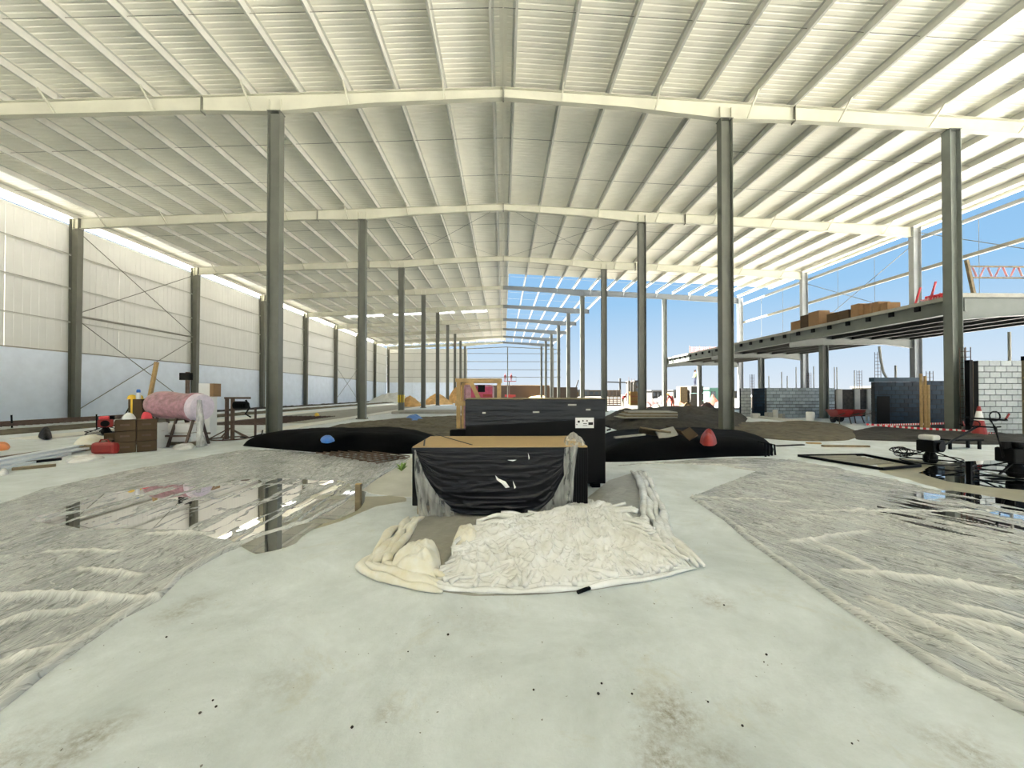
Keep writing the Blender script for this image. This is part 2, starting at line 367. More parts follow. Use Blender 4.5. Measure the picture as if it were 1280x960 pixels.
ORG = {}
def org(o): return ORG.get(o.name, Vector((0, 0, 0)))
def mesh_from(name, vs, fs, mat, smooth=False):
    me = bpy.data.meshes.new(name); me.from_pydata([tuple(v) for v in vs], [], fs); me.update()
    bm = bmesh.new(); bm.from_mesh(me); bmesh.ops.recalc_face_normals(bm, faces=bm.faces); bm.to_mesh(me); bm.free()
    if smooth: me.polygons.foreach_set('use_smooth', [True] * len(me.polygons))
    me.materials.append(mat); return me
def obj(name, mb, mat, parent=None, smooth=False, origin=None, bevel=0.0, local=False):
    """one mesh object; builder coordinates are world coordinates unless local"""
    vs = [Vector(v) for v in mb.v]
    if local: off = Vector((0, 0, 0)); loc = Vector((0, 0, 0))
    elif parent is not None: off = org(parent); loc = Vector((0, 0, 0))
    else:
        if origin is None:
            xs = [v.x for v in vs]; ys = [v.y for v in vs]; zs = [v.z for v in vs]
            origin = ((min(xs) + max(xs)) / 2, (min(ys) + max(ys)) / 2, min(zs))
        off = Vector(origin); loc = off
    me = mesh_from(name, [v - off for v in vs], mb.f, M[mat] if isinstance(mat, str) else mat, smooth)
    o = bpy.data.objects.new(name, me); COL.objects.link(o); o.parent = parent; o.location = loc
    ORG[o.name] = off
    if bevel:
        b = o.modifiers.new('bevel', 'BEVEL'); b.width = bevel; b.segments = 2; b.limit_method = 'ANGLE'
    return o
def tag(o, label=None, cat=None, group=None, kind=None):
    if label: o['label'] = label
    if cat: o['category'] = cat
    if group: o['group'] = group
    if kind: o['kind'] = kind
    return o
def thing(name, loc, label=None, cat=None, group=None, kind=None, rz=0.0):
    o = bpy.data.objects.new(name, None); COL.objects.link(o); o.location = loc; o.rotation_euler = (0, 0, R(rz))
    o.empty_display_size = 0.3; ORG[o.name] = Vector(loc)
    return tag(o, label, cat, group, kind)
def inst(src, parent, loc, rot=None, scale=None):
    o = src.copy(); COL.objects.link(o); o.parent = parent; o.location = loc; ORG[o.name] = org(src)
    if rot: o.rotation_euler = rot
    if scale: o.scale = scale
    return o

# ------------------------------------------------------------------ noise
def _hash(ix, iy, seed):
    n = (ix.astype(np.int64) * 374761393 + iy.astype(np.int64) * 668265263 + seed * 1442695041) & 0xffffffff
    n = ((n ^ (n >> 13)) * 1274126177) & 0xffffffff
    return ((n ^ (n >> 16)) & 0xffff) / 65535.0
def vnoise(x, y, seed=0):
    x = np.asarray(x, float); y = np.asarray(y, float)
    ix = np.floor(x); iy = np.floor(y); fx = x - ix; fy = y - iy
    fx = fx * fx * fx * (fx * (fx * 6 - 15) + 10); fy = fy * fy * fy * (fy * (fy * 6 - 15) + 10)
    a = _hash(ix, iy, seed); b_ = _hash(ix + 1, iy, seed); c = _hash(ix, iy + 1, seed); d = _hash(ix + 1, iy + 1, seed)
    return (a + (b_ - a) * fx) * (1 - fy) + (c + (d - c) * fx) * fy
def fbm(x, y, seed=0, o=4):
    s = 0; a = .5; t = 0
    for i in range(o): s = s + a * vnoise(x, y, seed + i * 17); t += a; x = x * 2.03; y = y * 2.03; a *= .5
    return s / t
def ridged(x, y, seed=0, p=3): return (1 - np.abs(2 * vnoise(x, y, seed) - 1)) ** p

def grid_faces(nu, nv):
    i = np.arange(nu - 1)[:, None] * nv + np.arange(nv - 1)[None, :]
    return np.stack([i, i + nv, i + nv + 1, i + 1], -1).reshape(-1, 4)
def grid_obj(name, X, Y, Z, mat, parent=None, lift=None, smooth=True):
    nu, nv = X.shape; P = np.stack([X, Y, Z], -1).reshape(-1, 3)
    off = np.array(org(parent)) if parent is not None else np.array([X.mean(), Y.mean(), float(Z.min())])
    P = P - off; F_ = grid_faces(nu, nv); me = bpy.data.meshes.new(name)
    me.vertices.add(len(P)); me.vertices.foreach_set('co', P.astype(np.float32).ravel())
    me.loops.add(F_.size); me.loops.foreach_set('vertex_index', F_.astype(np.int32).ravel())
    me.polygons.add(len(F_)); me.polygons.foreach_set('loop_start', np.arange(0, F_.size, 4, dtype=np.int32))
    me.polygons.foreach_set('loop_total', np.full(len(F_), 4, np.int32))
    me.update(calc_edges=True); me.validate()
    if smooth: me.polygons.foreach_set('use_smooth', np.ones(len(F_), bool))
    if lift is not None:
        at = me.attributes.new('lift', 'FLOAT', 'POINT'); at.data.foreach_set('value', np.clip(lift, 0, 1).astype(np.float32).ravel())
    me.materials.append(M[mat] if isinstance(mat, str) else mat)
    n = len(me.polygons); mid = me.polygons[n // 2].normal
    if mid.z < 0: me.flip_normals()
    o = bpy.data.objects.new(name, me); COL.objects.link(o); o.parent = parent
    if parent is None: o.location = off; ORG[o.name] = Vector(off)
    else: ORG[o.name] = Vector(off)
    return o
def resample(pts, n):
    P = np.array([(p[0], p[1]) for p in pts], float); d = np.r_[0, np.cumsum(np.hypot(*np.diff(P, axis=0).T))]
    t = np.linspace(0, d[-1], n); return np.stack([np.interp(t, d, P[:, 0]), np.interp(t, d, P[:, 1])], -1)
def param(pts, n):
    P = np.array([(p[0], p[1]) for p in pts], float); t = np.linspace(0, len(P) - 1, n); k = np.arange(len(P))
    return np.stack([np.interp(t, k, P[:, 0]), np.interp(t, k, P[:, 1])], -1)
def patch(a, b, nu, nv, bias=1.0):
    A = param(a, nu); B = param(b, nu); v = (np.linspace(0, 1, nv) ** bias)[None, :, None]
    G = A[:, None] * (1 - v) + B[:, None] * v; return G[..., 0], G[..., 1]
def segd(X, Y, p, q):
    px, py = p[0], p[1]; dx, dy = q[0] - px, q[1] - py; l2 = dx * dx + dy * dy
    t = np.clip(((X - px) * dx + (Y - py) * dy) / l2, 0, 1)
    return np.hypot(X - px - t * dx, Y - py - t * dy), t
def polar(cx, cy, outline, nr, na, smooth_outline=0):
    """closed outline (world xy) -> polar grid from centre"""
    O = resample(list(outline) + [outline[0]], na)
    if smooth_outline:
        kk = smooth_outline; Q = O[:-1]; Q = np.mean([np.roll(Q, d_, axis=0) for d_ in range(-kk, kk + 1)], axis=0); O = np.vstack([Q, Q[:1]])
    r = np.linspace(0, 1, nr)[None, :]
    X = cx + (O[:, 0:1] - cx) * r; Y = cy + (O[:, 1:2] - cy) * r; return X, Y, np.broadcast_to(r, X.shape)
def mound(name, outline, h, mat, seed=1, nr=26, na=90, rough=.25, freq=2.0, flat=1.5, z0=0.0, parent=None, smooth=True, centre=None):
    cx = sum(p[0] for p in outline) / len(outline); cy = sum(p[1] for p in outline) / len(outline)
    if centre: cx, cy = centre
    X, Y, r = polar(cx, cy, outline, nr, na, na // 14 if na <= 60 else 2)
    prof = np.clip(1 - r ** flat, 0, 1) ** .75
    Z = z0 + h * prof * (1 - rough + 2 * rough * fbm(X * freq, Y * freq, seed)) + .004
    Z[:, -1] = z0 - .01
    return grid_obj(name, X, Y, Z, mat, parent, smooth=smooth)

# ================================================================== BUILDING
S = 8.4
def FY(k): return (0.63 + k) * S            # depth of frame k
ZR, SL = 12.40, 0.046                        # rafter top at ridge, roof slope
def zt(x): return ZR - SL * abs(x)
HW = 24.4                                    # half width
Y0, YE, YCUT = -36.0, FY(9), 35.7              # roof starts, end wall, sheeting of the mezzanine side stops
ORD = ['', 'first', 'second', 'third', 'fourth', 'fifth', 'sixth', 'seventh', 'eighth', 'ninth', 'tenth']
def far(k): return ORD[10 - k] + ' from the far end wall'

# ---- floor and ground
fl = MB().box(-24.4, 26, -37, 34, -0.25, 0.0).box(-24.4, 4.0, 34, YE + .5, -0.25, 0.0)
tag(obj('floor', fl, 'floor', origin=(0, 0, 0)), kind='structure')
g = MB().box(-260, 260, -160, 420, -0.6, -0.06)
tag(obj('ground', g, 'sand', origin=(0, 0, -0.06)), kind='structure')
M['yard'] = pm('yard_soil', (0.042, 0.036, 0.024), 0.95, var=0.3, vscale=0.8)
tag(obj('yard_ground', MB().box(4.0, 120, 34, 400, -0.3, 0.0).box(-24.4, 4.0, YE + .5, 400, -0.3, 0.0), 'yard', origin=(9, 34, 0)), kind='structure')

# ---- roof: sheets, purlins, sag rods
roof = thing('ceiling', (0, 0, ZR), kind='structure')
PURX = [0.35] + [2.1 + 1.69 * i for i in range(14)]
def sheet_mesh(y0, y1, x0, x1, side, mat='roof', name='roof_sheet'):
    """trapezoidal ribs running from ridge to eave, sheet lying on the purlins"""
    per = 0.2; n = max(1, round((y1 - y0) / per)); per = (y1 - y0) / n; prof = []
    for i in range(n):
        a = y0 + i * per; prof += [(a, 0), (a + per * .62, 0), (a + per * .74, .016), (a + per * .88, .016)]
    prof.append((y1, 0)); vs = []
    for x in (x0, x1):
        for (y, dz) in prof: vs.append((side * x, y, zt(x) + .255 + dz))
    m = len(prof)
    return obj(name, MB().add(vs, [(j, j + 1, m + j + 1, m + j) for j in range(m - 1)]), mat, roof)
ks = [(-1, 0)] + [(k, k + 1) for k in range(0, 9)]
for side in (-1, 1):
    for k0, k1 in ks:
        a = Y0 if k0 < 0 else FY(k0); b = FY(k1)
        if a >= b: continue
        if side > 0:
            if a > YCUT: continue
            b = min(b, YCUT)
        if side < 0 and k0 == 5:                 # bay with translucent strips
            ya, yb = 51.0, 52.0
            sheet_mesh(a, ya, 0.12, 25.3, side); sheet_mesh(yb, b, 0.12, 25.3, side)
            edges = [0.12, 2.1, 5.4, 6.6, 9.0, 10.4, 14.6, 16.0, 21.0, 25.3]
            for i in range(9):
                if i % 2: sheet_mesh(ya, yb, edges[i], edges[i + 1], side, 'skylight', 'skylight_panel')
                else: sheet_mesh(ya, yb, edges[i], edges[i + 1], side)
        else: sheet_mesh(a, b, 0.12, 25.3, side)
rc = MB()
rc.add([(-.5, Y0, zt(.5) + .26), (0, Y0, ZR + .30), (.5, Y0, zt(.5) + .26), (-.5, YE, zt(.5) + .26), (0, YE, ZR + .30), (.5, YE, zt(.5) + .26)],
       [(0, 1, 4, 3), (1, 2, 5, 4)])
obj('ridge_cap', rc, 'roof', roof)
def zpurlin(L, lip):
    m = MB(); m.box(-.004, .004, 0, L, 0, .25)
    m.box(0 if lip > 0 else -.07, .07 if lip > 0 else 0, 0, L, .0, .007)
    m.box(-.07 if lip > 0 else 0, 0 if lip > 0 else .07, 0, L, .243, .25)
    m.box(lip * .063, lip * .07, 0, L, 0, .022) if lip > 0 else m.box(-.07, -.063, 0, L, 0, .022)
    return m
PB = {}
def purlin(side, x, y0, y1):
    L = round(y1 - y0, 2); key = (side, L)
    loc = Vector((side * x, y0, zt(x))) - org(roof)
    if key not in PB:
        o = obj('purlin', zpurlin(L, side), 'purlin', roof, local=True); o.location = loc; PB[key] = o
    else: inst(PB[key], roof, loc)
for side in (-1, 1):
    for k0, k1 in ks:
        a = Y0 if k0 < 0 else FY(k0); b = FY(k1)
        for x in PURX:
            if side > 0 and k0 >= 4 and x > 10.8: continue
            purlin(side, x, a, b)
        if k0 < 0: continue
        for f_ in (1 / 3, 2 / 3):
            y = a + (b - a) * f_; xe = 24.0 if not (side > 0 and k0 >= 4) else 10.6
            obj('sag_rod', MB().cyl((side * .02, y, zt(0) + .11), (side * xe, y, zt(xe) + .11), .009, n=5), 'rod', roof)
for (ka, kb) in ((2, 3), (6, 7)):
    for side in (-1, 1):
        for (xa, xb) in ((0.3, 8.0), (8.0, 0.3)):
            obj('brace_rod', MB().cyl((side * xa, FY(ka) + .2, zt(xa) - .1), (side * xb, FY(kb) - .2, zt(xb) - .1), .009, n=5), 'rod', roof)
for side in (-1, 1):                        # eave flashing
    ye = YE if side < 0 else YCUT
    obj('eave_trim', MB().box(side * 25.2 - .12, side * 25.2 + .12, Y0, ye, zt(25.2) + .12, zt(25.2) + .26), 'roof', roof)

# ---- frames: rafters
STN = [(0.012, .37), (4.5, .44), (8.05, .64), (10.6, .53), (17, .50), (24.15, .58)]
def dep(x):
    xs = [s[0] for s in STN]; ds = [s[1] for s in STN]; return float(np.interp(x, xs, ds))
def rafter(k, side, xmax):
    y = FY(k); nm = 'white-walled' if side < 0 else 'mezzanine'
    t = thing('roof_rafter', (side * 8.05, y, zt(8.05) - .64),
              'cream tapered steel rafter under the %s roof slope, %s' % (nm, far(k)), 'rafter', 'roof rafters')
    st = [s for s in STN if s[0] < xmax - .01] + [(xmax, dep(xmax))]
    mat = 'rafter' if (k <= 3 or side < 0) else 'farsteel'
    wb = MB(); tf = MB(); bf = MB()
    for (x0, d0), (x1, d1) in zip(st[:-1], st[1:]):
        vs = [(side * x, y + s, z) for (x, z) in ((x0, zt(x0) - d0), (x1, zt(x1) - d1), (x1, zt(x1)), (x0, zt(x0))) for s in (-.008, .008)]
        wb.add(vs, [(0, 2, 4, 6), (1, 7, 5, 3), (0, 1, 3, 2), (4, 5, 7, 6), (0, 6, 7, 1), (2, 3, 5, 4)])
        tf.bar((side * x0, y, zt(x0) - .008), (side * x1, y, zt(x1) - .008), .2, .014)
        bf.bar((side * x0, y, zt(x0) - d0 + .008), (side * x1, y, zt(x1) - d1 + .008), .2, .014)
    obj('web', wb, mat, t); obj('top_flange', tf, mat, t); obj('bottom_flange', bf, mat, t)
    for x in (0.014, 10.6, xmax - .012):
        if x > xmax: continue
        d = dep(x)
        ex = .03 if x < 1 else .05
        obj('splice_plate', MB().box(side * x - .012, side * x + .012, y - .11, y + .11, zt(x) - d - ex, zt(x) + .0), 'plate' if x < 1 or x == 10.6 else mat, t)
    for x in (8.05 - .2, 8.05 + .2):
        if x < xmax: obj('stiffener', MB().box(side * x - .008, side * x + .008, y - .1, y + .1, zt(x) - dep(x) + .016, zt(x) - .2), 'rafter' if mat == 'rafter' else mat, t)
    for i, x in enumerate(PURX):
        if i == 0 or i % 2 == 0 or x > xmax - .3: continue
        d = dep(x)
        obj('flange_brace', MB().bar((side * x, y - .05, zt(x) - d + .02), (side * x, y - .05 - d * 1.05, zt(x) + .03), .05, .05), mat, t)
    return t
for k in range(1, 10):
    rafter(k, -1, 24.15)
    rafter(k, 1, 24.15 if k <= 4 else 10.6)

# ---- columns
def hcolumn(name, x, y, z1, label, group, mat, dpt=.42, bf=.30, z0=0.0, taper=0.0, tf=.02, cap=True):
    t = thing(name, (x, y, z0), label, 'column', group)
    sh = MB(); h0 = dpt / 2 - taper / 2; h1 = dpt / 2
    for s in (-1, 1):
        vs = []
        for (zz, hh) in ((z0 + .02, h0), (z1, h1)):
            for dx in (-tf / 2, tf / 2):
                for dy in (-bf / 2, bf / 2): vs.append((x + s * (hh - tf / 2) + dx, y + dy, zz))
        sh.add(vs, [(0, 1, 3, 2), (4, 6, 7, 5), (0, 2, 6, 4), (1, 5, 7, 3), (0, 4, 5, 1), (2, 3, 7, 6)])
    vs = [(x + sx * (h - tf), y + dy, zz) for (zz, h) in ((z0 + .02, h0), (z1, h1)) for sx in (-1, 1) for dy in (-.007, .007)]
    sh.add(vs, [(0, 1, 3, 2), (4, 6, 7, 5), (0, 2, 6, 4), (1, 5, 7, 3), (0, 4, 5, 1), (2, 3, 7, 6)])
    obj('shaft', sh, mat, t)
    obj('base_plate', MB().box(x - dpt / 2 - .08, x + dpt / 2 + .08, y - bf / 2 - .06, y + bf / 2 + .06, z0, z0 + .03), 'plate', t)
    if cap:
        obj('cap_plate', MB().box(x - dpt / 2 - .02, x + dpt / 2 + .02, y - bf / 2 - .02, y + bf / 2 + .02, z1 - .02, z1), mat, t)
        for s in (-1, 1):
            for dy in (-.1, .1):
                obj('bolt', MB().cyl((x + s * (dpt / 2 - .08), y + dy, z1 - .05), (x + s * (dpt / 2 - .08), y + dy, z1 - .02), .02, n=6), 'plate', t)
    for s in (-1, 1):
        for dy in (-1, 1):
            obj('anchor_bolt', MB().cyl((x + s * (dpt / 2 + .04), y + dy * (bf / 2 + .02), z0 + .03), (x + s * (dpt / 2 + .04), y + dy * (bf / 2 + .02), z0 + .08), .018, n=6), 'plate', t)
    return t
for k in range(1, 10):
    for side in (-1, 1):
        x = side * 8.05; z1 = zt(8.05) - .64
        c = hcolumn('interior_column', x, FY(k), z1, 'tall grey steel H column of the inner row on the %s side, %s'
                    % ('white-walled' if side < 0 else 'mezzanine', far(k)), 'inner columns', 'column')
        if k == 3 and side < 0:
            obj('hazard_band', MB().box(x - .22, x + .22, FY(k) - .16, FY(k) + .16, .75, 1.35), mat_stripes('yellow_black_hazard', 3, (.8, .6, .02), (.02, .02, .02)), c)
for k in range(1, 10):
    hcolumn('wall_column', -HW + .35, FY(k), zt(24.1) + .0, 'olive steel column against the white clad wall, %s' % far(k), 'white wall columns', 'wallcol', .5, .3, taper=.12, cap=False)
for k in range(1, 5):
    hcolumn('wall_column', HW - .05, FY(k), zt(24.3), 'pale grey steel column on the open side behind the mezzanine, %s' % far(k), 'open side columns', 'palesteel', .46, .3, cap=False)
for k in (1, 4):
    hcolumn('support_column', 16.5, FY(k), zt(16.5) - dep(16.5),
            'pale green-grey steel column rising past the mezzanine edge %s' % ('beside the white block wall' if k == 1 else 'at its far end'), 'mezzanine edge columns', 'mezz', .40, .3)

# ---- left wall
wl = thing('wall_left', (-HW, FY(1), 0), kind='structure')
ZW0, ZW1 = 3.78, 10.8
def clad_mesh(wd, z0, z1, flip=1):
    """one ribbed vertical cladding panel, local: width along +y, face towards +x"""
    n = 8; prof = []; g_ = .012
    for i in range(n):
        a = g_ + (wd - 2 * g_) * i / n; p = (wd - 2 * g_) / n
        prof += [(a, 0), (a + p * .86, 0), (a + p * .9, -.012), (a + p * .96, -.012)]
    prof.append((wd - g_, 0)); m = len(prof); vs = []
    for z in (z0, z1):
        for (y, dx) in prof: vs.append((dx, y, z))
    mb = MB().add(vs, [(j, j + 1, m + j + 1, m + j) for j in range(m - 1)])
    mb.box(-.06, -.02, g_, wd - g_, z0, z1); return mb
cp = None; lp = None; PW = S / 3
for k in range(-5, 9):
    for j in range(3):
        loc = Vector((-HW + .02, FY(k) + j * PW, 0)) - org(wl)
        if cp is None: cp = obj('cladding_panel', clad_mesh(PW, ZW0, ZW1), 'clad', wl, local=True); cp.location = loc
        else: inst(cp, wl, loc)
    loc = Vector((-HW, FY(k), 0)) - org(wl)
    if lp is None: lp = obj('lower_panel', MB().box(-.2, 0.06, .01, S - .01, 0, ZW0 - .02), 'lower', wl, local=True); lp.location = loc
    else: inst(lp, wl, loc)
    for z in (5.48, 7.36, 9.24):
        obj('girt', MB().box(-HW + .05, -HW + .2, FY(k) + .1, FY(k + 1) - .1, z - .02, z + .02), 'girt', wl)
        obj('girt_lip', MB().box(-HW + .19, -HW + .2, FY(k) + .1, FY(k + 1) - .1, z - .08, z + .02), 'purlin', wl)
    obj('sill_angle', MB().box(-HW + .02, -HW + .12, FY(k), FY(k + 1), ZW0 - .03, ZW0 + .03), 'girt', wl)
    obj('wall_cap', MB().box(-HW - .1, -HW + .1, FY(k), FY(k + 1), ZW1, ZW1 + .08), 'clad', wl)
ya, yb = FY(2) + .2, FY(3) - .2
XB = -HW + .3
for (p, q) in (((XB, ya, 10.6), (XB, yb, 6.0)), ((XB, ya, 6.0), (XB, yb, 10.6)), ((XB, ya, 5.6), (XB, yb, .5)), ((XB, ya, .5), (XB, yb, 5.6))):
    obj('brace_rod', MB().cyl(p, q, .022, n=6), 'rod', wl)
obj('strut', MB().cyl((XB, ya, 5.85), (XB, yb, 5.85), .06, n=8), 'girt', wl)
for (ka, kb) in ((6, 7),):
    for (p, q) in (((XB, FY(ka), .5), (XB, FY(kb), 5.5)), ((XB, FY(ka), 5.5), (XB, FY(kb), .5))):
        obj('brace_rod', MB().cyl(p, q, .022, n=6), 'rod', wl)

# ---- far end wall
wb_ = thing('wall_back', (0, YE + .3, 0), kind='structure')
YB = YE + .32
n = 6; wd = (HW - 7.6) / n
for i in range(n):
    x0 = -HW + i * wd
    m = clad_mesh(wd, ZW0, 10.9); m2 = MB(); m2.v = [(x0 + v[1], YB - v[0], v[2]) for v in m.v]; m2.f = m.f
    obj('cladding_panel', m2, 'clad', wb_)
    obj('lower_panel', MB().box(x0 + .01, x0 + wd - .01, YB - .06, YB + .2, 0, ZW0), 'lower', wb_)
for z in (4.9, 6.5, 8.2, 9.9):
    obj('girt', MB().box(-HW, -7.6, YB - .2, YB - .08, z - .04, z + .04), 'girt', wb_)
    obj('girt', MB().box(-7.6, 12.2, YB - .2, YB - .08, z - .05, z + .05), 'rod', wb_)
obj('girt', MB().bar((-7.6, YB - .14, 10.9), (0.6, YB - .14, 11.3), .12, .14), 'rod', wb_)
obj('girt', MB().bar((0.6, YB - .14, 11.3), (12.2, YB - .14, 10.75), .12, .14), 'rod', wb_)
for x in (0.9, 10.6):
    obj('end_post', MB().box(x - .1, x + .1, YB - .1, YB + .1, 0, 11.2), 'rod', wb_)

# ---- open side wall: girts and rods only
wr = thing('wall_right', (HW, FY(1), 0), kind='structure')
for k in range(0, 4):
    for z in (8.76, 10.65):
        obj('girt', MB().box(HW + .2, HW + .34, FY(k) + .02, FY(k + 1) - .02, z - .09, z + .09), 'palesteel' if z > 9 else 'girt', wr)
    for f_ in (1 / 3, 2 / 3):
        y = FY(k) + S * f_
        obj('sag_rod', MB().cyl((HW + .27, y, 5.2), (HW + .27, y, 10.7), .012, n=5), 'rod', wr)
for (p, q) in (((HW, FY(2) + .2, 10.3), (HW, FY(3) - .2, 6.2)), ((HW, FY(2) + .2, 6.2), (HW, FY(3) - .2, 10.3))):
    obj('brace_rod', MB().cyl(p, q, .02, n=6), 'rod', wr)
for (p, q) in (((HW, FY(1) + .2, 6.2), (HW, FY(2) - .2, 10.9)),):
    obj('brace_rod', MB().cyl(p, q, .02, n=6), 'rod', wr)

# ---- mezzanine
DZ = 5.12
mz = thing('mezzanine', (16.5, FY(1), 4.4), 'grey steel mezzanine deck on the open side with notched edge beam', 'mezzanine')
ML = (16.75, 24.1, FY(1) - .1, FY(4) + .1)
obj('deck_slab', MB().box(ML[0], ML[1], ML[2], ML[3], DZ - .14, DZ), 'concgrey', mz)
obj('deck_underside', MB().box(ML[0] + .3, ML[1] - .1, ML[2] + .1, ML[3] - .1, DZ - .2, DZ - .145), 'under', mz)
eb = MB(); X0 = 16.72
eb.box(X0 + .10, X0 + .115, ML[2], ML[3], DZ - .66, DZ - .16); eb.box(X0, X0 + .22, ML[2], ML[3], DZ - .68, DZ - .66); eb.box(X0, X0 + .22, ML[2], ML[3], DZ - .165, DZ - .145)
obj('edge_beam', eb, 'mezz', mz)
i = 0; y = ML[2] + .5; cl = None
while y < ML[3] - .3:
    if cl is None: cl = obj('cleat', MB().box(X0 + .005, X0 + .095, y - .09, y + .09, DZ - .36, DZ - .165), 'machine', mz)
    else: inst(cl, mz, (0, i * 1.05, 0))
    i += 1; y += 1.05
for x in (18.0, 19.3, 20.5, 21.7, 22.9, 24.0):
    j = MB(); j.box(x - .006, x + .006, ML[2] + .1, ML[3] - .1, DZ - .48, DZ - .2); j.box(x - .07, x + .07, ML[2] + .1, ML[3] - .1, DZ - .5, DZ - .48)
    obj('joist', j, pm('joist_dark', (.07, .07, .06), .6), mz)
for k in (1, 2, 3, 4):
    y = FY(k); b = MB()
    stn = [(16.75, .82), (18.2, .68), (19.5, .62), (22.5, .62), (24.1, .82)]
    for (x0, d0), (x1, d1) in zip(stn[:-1], stn[1:]):
        vs = [(x, y + s, z) for (x, z) in ((x0, DZ - .15 - d0), (x1, DZ - .15 - d1), (x1, DZ - .15), (x0, DZ - .15)) for s in (-.01, .01)]
        b.add(vs, [(0, 2, 4, 6), (1, 7, 5, 3), (0, 1, 3, 2), (4, 5, 7, 6), (0, 6, 7, 1), (2, 3, 5, 4)])
        b.bar((x0, y, DZ - .15 - d0), (x1, y, DZ - .15 - d1), .22, .02)
    b.box(16.75, 24.1, y - .11, y + .11, DZ - .17, DZ - .15)
    obj('cross_beam', b, 'mezz', mz)
for (x, k, what) in ((18.8, 2, 'second'), (20.8, 3, 'third'), (20.1, 4, 'fourth')):
    hcolumn('mezzanine_column', x, FY(k), DZ - .165 - float(np.interp(x, [16.75, 18.2, 19.5, 22.5, 24.1], [.82, .68, .62, .62, .82])), 'short grey steel column under the mezzanine deck, on its %s cross beam' % what, 'mezzanine columns', 'mezz', .34, .3)

M['tape'] = mat_stripes('red_white_tape', 16, (.75, .03, .06), (.85, .82, .82))
M['tapelong'] = mat_stripes('red_white_tape_long', 34, (.75, .03, .06), (.85, .82, .82))
# guard rail at the near end of the deck
gr = thing('guard_rail', (16.9, FY(1), DZ), 'makeshift steel guard rail with red tape at the near deck end', 'guard rail')
p0 = onY(1217, 362, FY(1)); p1 = onY(1208, 325, FY(1))
obj('post', MB().bar((p0.x, FY(1), DZ), (p1.x, FY(1), p1.z), .09), 'woodd', gr)
for yy in (333, 347):
    a = onY(1212, yy, FY(1)); b = onY(1330, yy + 1, FY(1)); obj('rail', MB().cyl(a, b, .03, n=6), 'woodd', gr)
for i in range(9):
    a = onY(1214 + i * 9.5, 335, FY(1)); b = onY(1219 + i * 9.5, 346, FY(1)); a.y -= .04; b.y -= .04
    if i % 2: a, b = onY(1214 + i * 9.5, 346, FY(1)) + Vector((0, -.04, 0)), onY(1219 + i * 9.5, 335, FY(1)) + Vector((0, -.04, 0))
    obj('tape_zigzag', MB().bar(a, b, .06, .012), 'tape', gr)
a = onY(1290, 346, FY(1))
obj('end_post', MB().bar((a.x, FY(1), DZ), (a.x, FY(1), a.z + .6), .08), 'woodd', gr)
# red tape heap and leaning stakes along the deck edge
tp = thing('tape_heap', (17.1, 14.7, DZ), 'tangled red barrier tape heaped on the deck edge by the stakes', 'tape')
random.seed(3)
for i in range(14):
    pts = [(17.0 + random.uniform(-.04, .5), 14.55 + random.uniform(-.25, .75), DZ + .03 + random.uniform(0, .24)) for _ in range(4)]
    obj('tape_loop', MB().tube(pts, .028, 4), 'redbright' if i % 3 else 'tape', tp)
for i, (y, h, lean) in enumerate(((14.25, .85, .25), (14.75, .7, .2), (15.3, .62, .2))):
    s = obj('rail_stake', MB().bar((16.86, y, DZ + .01), (16.86, y - lean, DZ + h), .05), 'redbright', None)
    tag(s, ['tallest', 'middle', 'shortest'][i] + ' leaning red stake on the mezzanine edge', 'stake', 'stakes on the deck edge')
# far barrier
fb = thing('deck_barrier', (18.6, FY(4), DZ), 'red and white barrier on the far end of the mezzanine deck', 'barrier')
q0 = onY(862, 440, FY(4)); q1 = onY(900, 440, FY(4))
for x in np.linspace(q0.x, q1.x, 4): obj('post', MB().cyl((x, FY(4), DZ), (x, FY(4), DZ + 1.25), .03, n=6), 'rod', fb)
for z in (.45, .65, .85, 1.05): obj('board', MB().box(q0.x, q1.x, FY(4) - .02, FY(4) + .02, DZ + z - .07, DZ + z + .07), 'tape', fb)
obj('lean_bar', MB().cyl((q1.x - .9, FY(4) - .3, DZ), (q1.x + .4, FY(4) - .3, DZ + 1.5), .04, n=6), 'rod', fb)
# cardboard boxes on the deck: (px0, px1, height m, depth from edge, dark)
bx = [(988, 1000, .62, .5, 'card'), (1000, 1010, .80, .35, 'carddark'), (1010, 1024, .85, .30, 'card'), (1025, 1033, .80, .95, 'card'),
      (1033, 1047, .55, .45, 'carddark'), (1048, 1061, .55, .45, 'carddark'), (1063, 1074, .68, .32, 'card'), (1079, 1088, .62, .55, 'card'),
      (1090, 1098, .55, .32, 'card'), (1100, 1110, .42, .35, 'card')]
wh = ['standing at the far end of the deck row', 'tall and dark second from the far end', 'largest pale one with a dark side', 'set back behind the largest one', 'low dark one next to the largest',
      'low dark one in the middle of the row', 'pale one leaning on the dark pair', 'pale one set back toward the red tape', 'small one near the red tape', 'smallest one closest to the red tape']
for (a, b, h, s, mt), wtxt in zip(bx, wh):
    X = 16.8 + s; y1 = onX(a, 400, X).y; y0 = onX(b, 400, X).y
    t = thing('cardboard_box', (X + .3, (y0 + y1) / 2, DZ), 'cardboard box on the mezzanine, ' + wtxt, 'box', 'boxes on the mezzanine')
    obj('carton', MB().box(X, X + .6, y0 + .02, y1 - .02, DZ, DZ + h), mt, t, bevel=.01)
    obj('lid_tape', MB().box(X + .27, X + .33, y0 + .015, y1 - .015, DZ + h, DZ + h + .004), 'woodd', t)

